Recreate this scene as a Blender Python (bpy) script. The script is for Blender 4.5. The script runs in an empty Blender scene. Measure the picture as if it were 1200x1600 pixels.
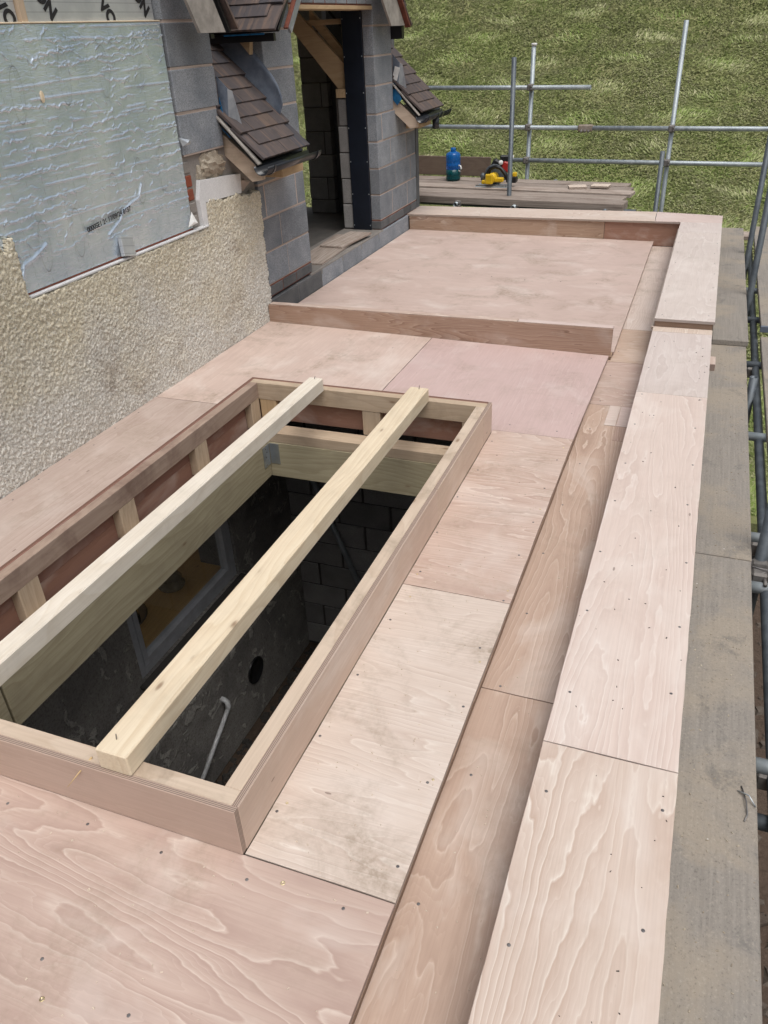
import bpy, math, random
import numpy as np
from mathutils import Matrix, Vector

random.seed(7); rng = np.random.default_rng(11)
sc = bpy.context.scene
col = sc.collection

# ------------------------------------------------------------------ camera
def cam_axes(yaw, pitch, roll):
    cy, sy = math.cos(yaw), math.sin(yaw)
    f = Vector((sy*math.cos(pitch), cy*math.cos(pitch), -math.sin(pitch)))
    r0 = Vector((cy, -sy, 0)); u0 = r0.cross(f)
    r = math.cos(roll)*r0 + math.sin(roll)*u0
    u = -math.sin(roll)*r0 + math.cos(roll)*u0
    return r, u, f
CAM_H = 1.77
r_, u_, f_ = cam_axes(math.radians(-22.301), math.radians(31.347), math.radians(-3.009))
cd = bpy.data.cameras.new('camera'); cam = bpy.data.objects.new('camera', cd); col.objects.link(cam)
cam.matrix_world = Matrix(((r_.x, u_.x, -f_.x, 0), (r_.y, u_.y, -f_.y, 0), (r_.z, u_.z, -f_.z, CAM_H), (0, 0, 0, 1)))
cd.sensor_fit = 'VERTICAL'; cd.sensor_height = 24.0; cd.sensor_width = 18.0
cd.lens = 24.0*1233.27/1600.0
cd.clip_start = 0.05; cd.clip_end = 2000
sc.camera = cam

# ------------------------------------------------------------------ sky, sun, exposure
wd = bpy.data.worlds.new('World'); sc.world = wd; wd.use_nodes = True
wn, wl = wd.node_tree.nodes, wd.node_tree.links
wn.clear()
SUN_EL, SUN_AZ = math.radians(66), math.radians(138)     # azimuth from +Y towards +X
sky = wn.new('ShaderNodeTexSky'); sky.sky_type = 'NISHITA'; sky.sun_disc = False
sky.sun_elevation = SUN_EL; sky.sun_rotation = SUN_AZ
sky.air_density = 1.0; sky.dust_density = 6.0; sky.ozone_density = 1.0
hs = wn.new('ShaderNodeHueSaturation'); hs.inputs['Saturation'].default_value = 0.42
bg = wn.new('ShaderNodeBackground'); bg.inputs['Strength'].default_value = 0.132
wo = wn.new('ShaderNodeOutputWorld')
wl.new(sky.outputs[0], hs.inputs['Color']); wl.new(hs.outputs[0], bg.inputs[0]); wl.new(bg.outputs[0], wo.inputs[0])
sd = bpy.data.lights.new('sun', 'SUN'); sd.energy = 1.35; sd.angle = math.radians(38); sd.color = (1.0, 0.985, 0.965)
sun = bpy.data.objects.new('sun', sd); col.objects.link(sun)
sdir = Vector((math.sin(SUN_AZ)*math.cos(SUN_EL), math.cos(SUN_AZ)*math.cos(SUN_EL), math.sin(SUN_EL)))
sun.rotation_euler = sdir.to_track_quat('Z', 'Y').to_euler(); sun.location = (6, 4, 12)
sc.view_settings.view_transform = 'Standard'; sc.view_settings.look = 'None'
sc.view_settings.exposure = 0.0; sc.view_settings.gamma = 1.0
sc.view_settings.use_curve_mapping = False
sc.cycles.max_bounces = 7; sc.cycles.diffuse_bounces = 3

# ------------------------------------------------------------------ helpers: objects
W = {}
def tag(o, label=None, cat=None, group=None, kind=None):
    if label: o['label'] = label
    if cat: o['category'] = cat
    if group: o['group'] = group
    if kind: o['kind'] = kind
    return o
def place(o, M, parent=None):
    col.objects.link(o)
    W[o.name] = M.copy()
    if parent is not None:
        o.parent = parent; o.matrix_parent_inverse = W[parent.name].inverted()
    o.matrix_basis = M
    return o
def thing(name, loc, label, cat, group=None, kind=None):
    o = bpy.data.objects.new(name, None); o.empty_display_size = .1
    place(o, Matrix.Translation(loc)); return tag(o, label, cat, group, kind)
def meshdata(name, verts, faces, smooth=False):
    me = bpy.data.meshes.new(name); me.from_pydata([tuple(v) for v in verts], [], faces)
    if smooth: me.polygons.foreach_set('use_smooth', [True]*len(me.polygons))
    me.update(); return me
def npmesh(name, V, Q, smooth=True):
    V = np.asarray(V, np.float32); Q = np.asarray(Q, np.int32); k = Q.shape[1]
    me = bpy.data.meshes.new(name)
    me.vertices.add(len(V)); me.vertices.foreach_set('co', V.ravel())
    me.loops.add(Q.size); me.loops.foreach_set('vertex_index', Q.ravel())
    me.polygons.add(len(Q)); me.polygons.foreach_set('loop_start', np.arange(0, Q.size, k, dtype=np.int32))
    try: me.polygons.foreach_set('loop_total', np.full(len(Q), k, np.int32))
    except Exception: pass
    me.polygons.foreach_set('use_smooth', np.full(len(Q), smooth, bool))
    me.update(calc_edges=True); return me
def mob(name, me, mat, parent=None, M=None):
    if mat is not None and not me.materials: me.materials.append(mat)
    o = bpy.data.objects.new(name, me)
    return place(o, M if M is not None else Matrix.Identity(4), parent)
def orient(verts, faces):
    vs = [Vector(v) for v in verts]; c = sum(vs, Vector())/len(vs); out = []
    for f in faces:
        p = [vs[i] for i in f]; n = (p[1]-p[0]).cross(p[2]-p[1])
        out.append(tuple(f) if n.dot(sum(p, Vector())/len(p)-c) >= 0 else tuple(reversed(f)))
    return out
_cache = {}
def cbox_me(a, b, c, e, mat, key=''):
    k = (round(a, 4), round(b, 4), round(c, 4), round(e, 4), mat.name, key)
    if k in _cache: return _cache[k]
    e = min(e, a*.45, b*.45, c*.45)
    V = []; idx = {}
    for sx in (-1, 1):
        for sy in (-1, 1):
            for sz in (-1, 1):
                idx[sx, sy, sz] = len(V)
                V += [(sx*(a-e), sy*(b-e), sz*c), (sx*(a-e), sy*b, sz*(c-e)), (sx*a, sy*(b-e), sz*(c-e))]
    F = []
    for s in (-1, 1):
        F.append([idx[q[0], q[1], s] for q in ((-1, -1), (1, -1), (1, 1), (-1, 1))])
        F.append([idx[q[0], s, q[1]]+1 for q in ((-1, -1), (1, -1), (1, 1), (-1, 1))])
        F.append([idx[s, q[0], q[1]]+2 for q in ((-1, -1), (1, -1), (1, 1), (-1, 1))])
    for s in (-1, 1):
        for t in (-1, 1):
            F.append([idx[-1, s, t], idx[1, s, t], idx[1, s, t]+1, idx[-1, s, t]+1])
            F.append([idx[s, -1, t], idx[s, 1, t], idx[s, 1, t]+2, idx[s, -1, t]+2])
            F.append([idx[s, t, -1]+1, idx[s, t, 1]+1, idx[s, t, 1]+2, idx[s, t, -1]+2])
    for q in idx.values(): F.append([q, q+1, q+2])
    me = meshdata('box', V, orient(V, F)); me.materials.append(mat); _cache[k] = me
    return me
AX = {'x': Vector((1, 0, 0)), 'y': Vector((0, 1, 0)), 'z': Vector((0, 0, 1))}
def board(name, lo, hi, mat, parent=None, grain=None, thin=None, e=.0015, rot=None, own=False):
    """a chamfered box given by world extents; local X follows the grain, local Z the thin way"""
    d = [hi[i]-lo[i] for i in range(3)]
    order = sorted(range(3), key=lambda i: d[i])
    g = 'xyz'.index(grain) if grain else order[2]
    t = 'xyz'.index(thin) if thin else [i for i in order if i != g][0]
    w = 3-g-t
    X = Vector([1.0 if i == g else 0 for i in range(3)]); Z = Vector([1.0 if i == t else 0 for i in range(3)]); Y = Z.cross(X)
    c = [(lo[i]+hi[i])/2 for i in range(3)]
    M = Matrix(((X.x, Y.x, Z.x, c[0]), (X.y, Y.y, Z.y, c[1]), (X.z, Y.z, Z.z, c[2]), (0, 0, 0, 1)))
    if rot is not None: M = Matrix.Translation(c) @ rot.to_4x4() @ Matrix.Translation([-v for v in c]) @ M
    return mob(name, cbox_me(d[g]/2, d[w]/2, d[t]/2, e, mat, name if own else ''), mat, parent, M)
def beam(name, p0, p1, w, h, mat, parent=None, up=(0, 0, 1), e=.002):
    p0, p1 = Vector(p0), Vector(p1); X = (p1-p0); L = X.length; X.normalize()
    Z = Vector(up); Z = (Z-X*Z.dot(X)).normalized(); Y = Z.cross(X); c = (p0+p1)/2
    M = Matrix(((X.x, Y.x, Z.x, c.x), (X.y, Y.y, Z.y, c.y), (X.z, Y.z, Z.z, c.z), (0, 0, 0, 1)))
    return mob(name, cbox_me(L/2, w/2, h/2, e, mat), mat, parent, M)
def prism(name, poly, axis, a0, a1, mat, parent=None):
    """poly: list of 2D points in the plane normal to axis ('x': (y,z), 'y': (x,z), 'z': (x,y)), extruded a0..a1"""
    n = len(poly); V = []
    for a in (a0, a1):
        for p in poly:
            V.append((a, p[0], p[1]) if axis == 'x' else ((p[0], a, p[1]) if axis == 'y' else (p[0], p[1], a)))
    F = [list(range(n)), list(range(2*n-1, n-1, -1))] + [[i, i+n, (i+1) % n+n, (i+1) % n] for i in range(n)]
    area = sum(poly[i][0]*poly[(i+1) % n][1]-poly[(i+1) % n][0]*poly[i][1] for i in range(n))
    flip = (area > 0) if axis != 'y' else (area < 0)
    if a1 < a0: flip = not flip
    if flip: F = [f[::-1] for f in F]
    c = sum((Vector(v) for v in V), Vector())/len(V)
    return mob(name, meshdata(name, [Vector(v)-c for v in V], F), mat, parent, Matrix.Translation(c))
def basis_from(p0, p1):
    z = (Vector(p1)-Vector(p0)).normalized(); t = Vector((0, 0, 1)) if abs(z.z) < .9 else Vector((1, 0, 0))
    x = t.cross(z).normalized(); y = z.cross(x)
    return Matrix(((x.x, y.x, z.x, p0[0]), (x.y, y.y, z.y, p0[1]), (x.z, y.z, z.z, p0[2]), (0, 0, 0, 1)))
def tube(name, p0, p1, r, mat, parent=None, n=18, wall=.0035):
    L = (Vector(p1)-Vector(p0)).length; V = []; F = []
    rings = [(r-wall, .0), (r, .0), (r, L), (r-wall, L)]
    for rr, z in rings:
        for i in range(n): V.append((rr*math.cos(2*math.pi*i/n), rr*math.sin(2*math.pi*i/n), z))
    for k in range(4):
        k2 = (k+1) % 4
        for i in range(n):
            j = (i+1) % n; F.append((k*n+i, k*n+j, k2*n+j, k2*n+i))
    me = meshdata(name, V, F, True)
    for p in me.polygons: p.use_smooth = not (p.index//n in (0, 2))
    return mob(name, me, mat, parent, basis_from(p0, p1))
def lathe(name, prof, mat, parent=None, M=None, n=24):
    V = []; F = []
    for rr, z in prof:
        for i in range(n): V.append((rr*math.cos(2*math.pi*i/n), rr*math.sin(2*math.pi*i/n), z))
    for k in range(len(prof)-1):
        for i in range(n):
            j = (i+1) % n; F.append((k*n+i, k*n+j, (k+1)*n+j, (k+1)*n+i))
    F.append(tuple(range(n-1, -1, -1))); F.append(tuple((len(prof)-1)*n+i for i in range(n)))
    return mob(name, meshdata(name, V, F, True), mat, parent, M)
def sweep(name, pts, r, mat, parent=None, n=8):
    V = []; F = []; P = [Vector(p) for p in pts]
    for k, p in enumerate(P):
        t = (P[min(k+1, len(P)-1)]-P[max(k-1, 0)]).normalized()
        a = Vector((0, 0, 1)) if abs(t.z) < .9 else Vector((1, 0, 0))
        x = a.cross(t).normalized(); y = t.cross(x); rr = r[k] if isinstance(r, (list, tuple)) else r
        for i in range(n): V.append(p+x*rr*math.cos(2*math.pi*i/n)+y*rr*math.sin(2*math.pi*i/n))
    for k in range(len(P)-1):
        for i in range(n):
            j = (i+1) % n; F.append((k*n+i, k*n+j, (k+1)*n+j, (k+1)*n+i))
    F.append(tuple(range(n-1, -1, -1))); F.append(tuple((len(P)-1)*n+i for i in range(n)))
    return mob(name, meshdata(name, V, F, True), mat, parent)

# ------------------------------------------------------------------ helpers: materials
class MT:
    def __init__(s, name, rough=.7, metal=0.0, spec=.3):
        s.m = bpy.data.materials.new(name); s.m.use_nodes = True
        s.t = s.m.node_tree; s.b = s.t.nodes['Principled BSDF']; s.o = s.t.nodes['Material Output']
        s.b.inputs['Roughness'].default_value = rough; s.b.inputs['Metallic'].default_value = metal
        s.b.inputs['Specular IOR Level'].default_value = spec
    def put(s, sock, v):
        if isinstance(v, bpy.types.NodeSocket): s.t.links.new(v, sock)
        elif isinstance(v, (tuple, list)) and len(v) == 3 and sock.type == 'RGBA': sock.default_value = (*v, 1)
        else: sock.default_value = v
    def n(s, typ, out=0, props=None, **kw):
        nd = s.t.nodes.new('ShaderNode'+typ)
        for k, v in (props or {}).items(): setattr(nd, k, v)
        for k, v in kw.items():
            key = int(k[1:]) if k[0] == 'i' and k[1:].isdigit() else k.replace('_', ' ')
            s.put(nd.inputs[key], v)
        return nd.outputs[out]
    def math(s, op, a, b=0.0, clamp=False): return s.n('Math', props={'operation': op, 'use_clamp': clamp}, i0=a, i1=b)
    def mix(s, f, a, b, mode='MIX'):
        nd = s.t.nodes.new('ShaderNodeMix'); nd.data_type = 'RGBA'; nd.blend_type = mode
        s.put(nd.inputs[0], f); s.put(nd.inputs[6], a); s.put(nd.inputs[7], b); return nd.outputs[2]
    def ramp(s, f, stops, interp='LINEAR'):
        nd = s.t.nodes.new('ShaderNodeValToRGB'); nd.color_ramp.interpolation = interp; el = nd.color_ramp.elements
        while len(el) < len(stops): el.new(.5)
        for e, (p, c) in zip(el, stops):
            e.position = p; e.color = (c, c, c, 1) if not isinstance(c, (tuple, list)) else (*c, 1)
        s.put(nd.inputs[0], f); return nd.outputs[0]
    def obj(s, rnd=True):
        c = s.n('TexCoord', 3)
        if not rnd: return c
        r = s.n('ObjectInfo', 5)
        off = s.n('CombineXYZ', i0=s.math('MULTIPLY', r, 37.3), i1=s.math('MULTIPLY', r, 91.7), i2=s.math('MULTIPLY', r, 53.1))
        return s.n('VectorMath', props={'operation': 'ADD'}, i0=c, i1=off)
    def rand(s): return s.n('ObjectInfo', 5)
    def map(s, v, sc): return s.n('VectorMath', props={'operation': 'MULTIPLY'}, i0=v, i1=tuple(sc))
    def noise(s, v, scale=5, detail=3, rough=.5, dist=0.0):
        return s.n('TexNoise', 0, Vector=v, Scale=scale, Detail=detail, Roughness=rough, Distortion=dist)
    def vor(s, v, scale, feature='F1', out=0): return s.n('TexVoronoi', out, props={'feature': feature}, Vector=v, Scale=scale)
    def bump(s, h, strength=.3, dist=.002):
        nd = s.t.nodes.new('ShaderNodeBump'); nd.inputs['Strength'].default_value = strength; nd.inputs['Distance'].default_value = dist
        s.put(nd.inputs['Height'], h); s.t.links.new(nd.outputs[0], s.b.inputs['Normal'])
    def base(s, c): s.put(s.b.inputs['Base Color'], c); return s.m
def mul(c, k): return tuple(min(1, x*k) for x in c)

def plywood(name, base, line, dark, K=13, sx=.75, sy=4.2, dirt=.35, contrast=1.0, rough=.62, tone=.12):
    kk = (.985, .985, .975) if name[8:] in ('cap', 'cream', 'grey') else (.985, .975, .945)
    base, line, dark = [(c[0]*kk[0], c[1]*kk[1], c[2]*kk[2]) for c in (base, line, dark)]
    t = MT(name, rough); v = t.obj(); raw = t.n('TexCoord', 3)
    warp = t.noise(t.map(v, (2.2, 6, 1)), 2.2, 3.2, .55)
    p = t.map(v, (sx, sy, 1.0))
    n1 = t.noise(p, 1.0, 1.6, .42, .35)
    h = t.math('ADD', t.math('MULTIPLY', n1, K), t.math('MULTIPLY', warp, 1.7))
    fr = t.math('FRACT', h)
    amp = t.ramp(t.noise(t.map(v, (.8, 2.5, 1)), 1.7, 2), [(.32, .25), (.62, 1.0)])
    pat = t.ramp(fr, [(0, .92), (.05, .72), (.15, .50), (.62, .34), (.93, .12), (1.0, .8)])
    fr2 = t.math('FRACT', t.math('MULTIPLY', h, 3.0)); sec = t.ramp(fr2, [(0, .75), (.2, .5), (.8, .38), (1, .3)])
    wsec = t.ramp(t.noise(t.map(v, (1.1, 2.0, 1)), 2.3, 2), [(.42, 0), (.6, 1)])
    pat = t.math('ADD', pat, t.math('MULTIPLY', t.math('SUBTRACT', sec, .47), t.math('MULTIPLY', wsec, .75)))
    fine = t.noise(t.map(v, (5, 170, 40)), 1.0, 2, .6)
    pat2 = t.math('ADD', t.math('MULTIPLY', t.math('MULTIPLY', t.math('SUBTRACT', pat, .45), amp), contrast), .45)
    c = t.ramp(pat2, [(.05, dark), (.42, base), (.95, line)])
    c = t.mix(t.math('MULTIPLY', t.ramp(fine, [(.40, 0), (.72, 1)]), .28), c, mul(dark, .85))
    blot = t.noise(v, 1.7, 4, .6); wash = t.noise(t.map(v, (1, 1.6, 1)), 2.6, 4, .6, .5)
    c = t.mix(t.ramp(blot, [(.38, 0), (.72, tone*2.2)]), c, mul(dark, .82))
    c = t.mix(t.ramp(wash, [(.52, 0), (.72, .32)]), c, (.72, .66, .61))
    hue = t.n('HueSaturation', i0=t.math('ADD', .492, t.math('MULTIPLY', t.rand(), .016)), i1=1.0,
              i2=t.math('ADD', 1-tone*.6, t.math('MULTIPLY', t.rand(), tone*1.2)), i4=c)
    dn = t.noise(v, 3.1, 6, .68, .6); dn2 = t.noise(v, 42, 3, .7)
    dm = t.math('MULTIPLY', t.ramp(dn, [(.5, 0), (.72, 1)]), t.ramp(dn2, [(.36, .25), (.62, 1)]))
    c = t.mix(t.math('MULTIPLY', dm, dirt), hue, (.27, .21, .15))
    sv = t.vor(v, 7.0); pin = t.math('LESS_THAN', sv, t.math('MULTIPLY', t.noise(v, 2.3, 1), .038))
    c = t.mix(t.math('MULTIPLY', pin, .8), c, (.05, .035, .028))
    sv3 = t.vor(t.map(v, (1, 3.2, 1)), 2.1); kn = t.math('LESS_THAN', t.math('ADD', sv3, t.math('MULTIPLY', dn2, .02)), .036)
    c = t.mix(t.math('MULTIPLY', kn, .55), c, (.10, .06, .045))
    # laminated edges
    nz = t.math('ABSOLUTE', t.n('SeparateXYZ', 2, i0=t.n('TexCoord', 1)))
    lz = t.n('SeparateXYZ', 2, i0=raw)
    lam = t.math('FRACT', t.math('MULTIPLY', t.math('ADD', lz, 1.0), 210.0))
    ec = t.mix(t.ramp(lam, [(.4, 0), (.55, 1)]), mul(base, .80), mul(dark, .42))
    c = t.mix(t.math('LESS_THAN', nz, .55), c, ec)
    t.bump(t.math('ADD', t.math('MULTIPLY', fine, .5), t.math('MULTIPLY', pat, .35)), .25, .0008)
    t.put(t.b.inputs['Roughness'], t.ramp(blot, [(.3, rough-.1), (.7, rough+.12)]))
    return t.base(c)
def timber(name, base, dark, knots=.7, dirt=.2, lines=26, stain=None):
    t = MT(name, .66); v = t.obj()
    wv = t.noise(t.map(v, (.9, 3, 3)), 1.3, 2, .5, .3)
    rings = t.math('FRACT', t.math('ADD', t.math('MULTIPLY', t.n('SeparateXYZ', 1, i0=v), lines), t.math('MULTIPLY', wv, 9.0)))
    g = t.ramp(rings, [(0, .2), (.12, .05), (.7, .55), (.95, 1), (1, .3)])
    fine = t.noise(t.map(v, (5, 130, 130)), 1, 2, .6)
    c = t.mix(t.math('MULTIPLY', g, .42), base, dark)
    c = t.mix(t.math('MULTIPLY', t.ramp(fine, [(.4, 0), (.7, 1)]), .3), c, mul(dark, .85))
    kd = t.vor(t.map(v, (1.0, 2.6, 2.6)), 3.6)
    kn = t.ramp(kd, [(.03, 1), (.05, .75), (.085, .12), (.16, 0)])
    c = t.mix(t.math('MULTIPLY', kn, knots), c, (.17, .085, .04))
    dn = t.noise(v, 4.5, 5, .65, .4)
    c = t.mix(t.math('MULTIPLY', t.ramp(dn, [(.48, 0), (.72, 1)]), dirt), c, stain or (.18, .14, .10))
    t.bump(t.math('ADD', fine, t.math('MULTIPLY', g, .4)), .3, .001)
    return t.base(c)
M = {}
M['ply_pink'] = plywood('plywood_pink', (.52, .395, .345), (.645, .54, .48), (.43, .31, .27), K=18, sx=.62, sy=4.0, contrast=1.15, dirt=.45)
M['ply_kerb'] = plywood('plywood_kerb', (.56, .43, .36), (.63, .51, .44), (.47, .345, .285), K=12, sx=.35, sy=8, contrast=.45, dirt=.25)
M['ply_rose'] = plywood('plywood_rose', (.585, .445, .42), (.66, .55, .53), (.50, .365, .345), K=19, sx=.35, sy=11, contrast=.45, dirt=.42)
M['ply_pale'] = plywood('plywood_pale', (.615, .52, .465), (.71, .64, .59), (.51, .405, .355), K=26, sx=.42, sy=6.0, dirt=.75, tone=.10, contrast=.85)
M['ply_strip'] = plywood('plywood_strip', (.545, .415, .36), (.66, .555, .50), (.44, .315, .27), K=24, sx=.5, sy=5.0, dirt=.5, tone=.10, contrast=.95)
M['ply_cap'] = plywood('plywood_cap', (.63, .515, .465), (.72, .64, .595), (.545, .425, .38), K=24, sx=.46, sy=4.2, dirt=.16, tone=.06, contrast=.9)
M['ply_cream'] = plywood('plywood_cream', (.615, .51, .435), (.73, .655, .58), (.52, .40, .325), K=34, sx=.46, sy=4.4, dirt=.14, tone=.06, contrast=1.05)
M['ply_grey'] = plywood('plywood_grey', (.61, .53, .49), (.69, .63, .595), (.52, .44, .405), K=15, sx=.55, sy=4.6, dirt=.34, contrast=.65, tone=.07)
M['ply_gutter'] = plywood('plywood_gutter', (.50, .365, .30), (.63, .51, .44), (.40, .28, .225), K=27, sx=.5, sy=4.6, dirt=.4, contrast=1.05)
M['ply_left'] = plywood('plywood_left', (.50, .405, .36), (.57, .475, .43), (.42, .325, .285), K=14, sx=.4, sy=6, dirt=.5, contrast=.75)
M['ply_far'] = plywood('plywood_far', (.55, .43, .39), (.63, .53, .49), (.46, .345, .31), K=10, sx=.4, sy=7, dirt=.75, contrast=.45, tone=.2)
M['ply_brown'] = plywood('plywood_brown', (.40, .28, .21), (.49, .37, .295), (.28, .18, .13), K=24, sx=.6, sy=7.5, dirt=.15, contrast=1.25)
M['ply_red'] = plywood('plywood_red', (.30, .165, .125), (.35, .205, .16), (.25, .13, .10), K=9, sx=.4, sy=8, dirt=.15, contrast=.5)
M['pine'] = timber('pine_yellow', (.74, .635, .475), (.58, .44, .28), dirt=.16)
M['pine_white'] = timber('pine_white', (.74, .68, .585), (.61, .52, .40), dirt=.2, knots=.45)
M['pine_old'] = timber('pine_dusty', (.60, .49, .385), (.45, .335, .24), dirt=.65)
M['pine_rail'] = timber('pine_rail', (.52, .41, .30), (.37, .27, .18), dirt=.35)
M['pine_green'] = timber('pine_treated', (.44, .39, .265), (.25, .205, .12), dirt=.25, lines=30)
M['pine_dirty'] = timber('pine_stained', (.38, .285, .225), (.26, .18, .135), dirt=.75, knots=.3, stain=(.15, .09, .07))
M['pine_orange'] = timber('pine_orange', (.55, .40, .24), (.38, .25, .14), dirt=.2)

def concrete(name, a, b, speck=.5, bumpy=.5):
    t = MT(name, .9, spec=.15); v = t.obj(); n1 = t.noise(v, 6, 5, .6); n2 = t.noise(v, 150, 3, .7)
    c = t.mix(t.ramp(n1, [(.3, 0), (.7, 1)]), a, b)
    c = t.mix(t.math('MULTIPLY', t.ramp(n2, [(.35, 1), (.6, 0)]), speck), c, mul(a, .55))
    c = t.n('HueSaturation', i0=.5, i1=1.0, i2=t.math('ADD', .80, t.math('MULTIPLY', t.rand(), .42)), i4=c)
    t.bump(n2, bumpy, .002); return t.base(c)
M['block'] = concrete('concrete_block', (.20, .22, .245), (.325, .34, .36), .75)
M['block_dark'] = concrete('concrete_block_dark', (.10, .105, .11), (.17, .17, .17))  # darker grey version of the block
M['block_pit'] = concrete('concrete_block_old', (.24, .235, .23), (.34, .33, .32))
M['mortar'] = concrete('mortar_pink', (.40, .325, .28), (.50, .42, .37), .25)
M['mortar_grey'] = concrete('mortar_grey', (.20, .185, .17), (.29, .265, .24), .3)
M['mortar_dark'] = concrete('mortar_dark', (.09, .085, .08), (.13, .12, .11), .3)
M['brick'] = concrete('brick_red', (.27, .075, .045), (.36, .13, .08), .4)
M['white_plaster'] = concrete('white_plaster', (.68, .68, .68), (.80, .80, .80), .35, 1.0)
M['rubble_stone'] = concrete('rubble_stone', (.30, .25, .19), (.47, .42, .34), .6, .9)
M['rubble_brown'] = concrete('rubble_brown', (.10, .075, .06), (.20, .17, .14), .5)
M['rubble_dark'] = concrete('rubble_dark', (.05, .045, .04), (.12, .11, .10), .5)

def roughcast():
    t = MT('roughcast_render', .95, spec=.12); v = t.n('TexCoord', 3)
    cell = t.vor(v, 150, out=1); n0 = t.noise(v, 1.6, 4, .6); n1 = t.noise(v, 130, 3, .75); n3 = t.noise(v, 2.1, 5, .65, .5)
    zz = t.n('SeparateXYZ', 2, i0=v)
    c = t.mix(t.ramp(t.math('ADD', t.math('MULTIPLY', n0, .9), t.math('MULTIPLY', zz, -.35)), [(.2, 0), (.42, 1)]), (.70, .64, .495), (.70, .68, .62))
    rc = t.n('SeparateColor', 0, i0=cell)
    c = t.mix(t.ramp(rc, [(.5, 0), (1, .6)]), c, (.34, .29, .21))
    c = t.mix(t.ramp(rc, [(.0, .7), (.3, 0)]), c, (.70, .68, .62))
    c = t.mix(t.math('MULTIPLY', t.ramp(n1, [(.3, 1), (.5, 0)]), .7), c, (.17, .135, .10))
    c = t.mix(t.math('MULTIPLY', t.ramp(n3, [(.59, 0), (.72, 1)]), .5), c, (.19, .135, .10))
    t.bump(t.noise(v, 240, 2, .6), .5, .003); return t.base(c)
M['roughcast'] = roughcast()
def pitwall():
    t = MT('old_render', .95, spec=.1); v = t.n('TexCoord', 3)
    n0 = t.noise(v, 2.2, 5, .65, .6); n1 = t.noise(v, 60, 4, .7); n2 = t.noise(v, 5.5, 4, .6, 1.2)
    c = t.mix(t.ramp(n0, [(.4, 0), (.62, 1)]), (.24, .23, .22), (.36, .345, .32))
    c = t.mix(t.ramp(n2, [(.585, 0), (.60, .8)]), c, (.56, .54, .50))
    c = t.mix(t.math('MULTIPLY', t.ramp(n1, [(.35, 1), (.55, 0)]), .5), c, (.10, .09, .08))
    t.bump(t.math('ADD', n1, t.math('MULTIPLY', t.ramp(n2, [(.57, 0), (.61, 1)]), 1.5)), .7, .008); return t.base(c)
M['pitwall'] = pitwall()
def scaffboard():
    t = MT('scaffold_board', .88, spec=.15); v = t.obj(); v2 = v
    fine = t.noise(t.map(v, (3, 90, 90)), 1, 3, .65); n0 = t.noise(v, 2.3, 6, .62, .4); n1 = t.noise(v, 120, 3, .75); n2 = t.noise(v, 6, 8, .76, .5)
    c = t.mix(fine, (.185, .168, .148), (.335, .305, .27))
    c = t.mix(t.ramp(n0, [(.46, 0), (.58, .8)]), c, (.325, .28, .225))
    c = t.mix(t.ramp(n2, [(.55, 0), (.66, .5)]), c, (.12, .118, .115))
    c = t.mix(t.math('MULTIPLY', t.ramp(n1, [(.55, 0), (.72, 1)]), .5), c, (.42, .38, .32))
    c = t.mix(t.math('MULTIPLY', t.ramp(n1, [(.28, 1), (.42, 0)]), .5), c, (.07, .06, .05))
    sv = t.vor(v, 9); c = t.mix(t.math('MULTIPLY', t.math('LESS_THAN', sv, t.math('MULTIPLY', n0, .05)), .8), c, (.62, .60, .56))
    t.bump(t.math('ADD', fine, t.math('MULTIPLY', n1, .6)), .5, .003); return t.base(c)
M['scaff'] = scaffboard()
def scaffback():
    t = MT('scaffold_board_weathered', .9, spec=.1); v = t.obj()
    fine = t.noise(t.map(v, (2.5, 80, 80)), 1, 3, .65); n0 = t.noise(v, 3, 5, .6, .4)
    c = t.mix(t.ramp(fine, [(.3, 0), (.7, 1)]), (.23, .185, .155), (.45, .385, .335)); c = t.mix(t.ramp(n0, [(.5, 0), (.7, .5)]), c, (.16, .11, .085))
    c = t.n('HueSaturation', i0=.5, i1=1, i2=t.math('ADD', .8, t.math('MULTIPLY', t.rand(), .4)), i4=c)
    t.bump(fine, .5, .003); return t.base(c)
M['scaff_back'] = scaffback()
M['toe'] = timber('toe_board_brown', (.17, .125, .095), (.10, .07, .055), dirt=.5)
def metal(name, a, b, rough=.45, met=.75):
    t = MT(name, rough, met, .5); v = t.obj(); n = t.noise(v, 14, 5, .7); n2 = t.noise(v, 3, 3, .6)
    c = t.mix(t.ramp(n, [(.35, 0), (.68, 1)]), a, b); c = t.mix(t.ramp(n2, [(.55, 0), (.75, .5)]), c, mul(a, .6))
    t.put(t.b.inputs['Roughness'], t.ramp(n, [(.3, rough-.08), (.7, rough+.2)])); t.bump(n, .1, .001); return t.base(c)
M['galv'] = metal('galvanised_tube', (.30, .345, .365), (.47, .51, .53), .5, .6)
M['tube_dark'] = metal('tube_dark', (.085, .10, .115), (.16, .18, .195), .5, .55)
M['coupler'] = metal('coupler_steel', (.13, .12, .11), (.27, .255, .24), .6, .6)
M['coupler_rust'] = metal('coupler_rusty', (.20, .15, .11), (.34, .30, .26), .7, .3)
M['zinc'] = metal('zinc', (.45, .49, .52), (.62, .66, .68), .38, .85)
M['screw'] = metal('screw_brass', (.62, .50, .28), (.75, .66, .42), .35, .9)
M['nail'] = metal('nail_steel', (.16, .15, .15), (.3, .29, .28), .5, .8)
M['lead'] = metal('lead_sheet', (.12, .15, .20), (.22, .25, .30), .5, .3)
M['lead_edge'] = metal('lead_sheet_pale', (.28, .30, .33), (.42, .44, .46), .45, .5)  # paler lead grey for folded edges and the verge strip
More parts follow.
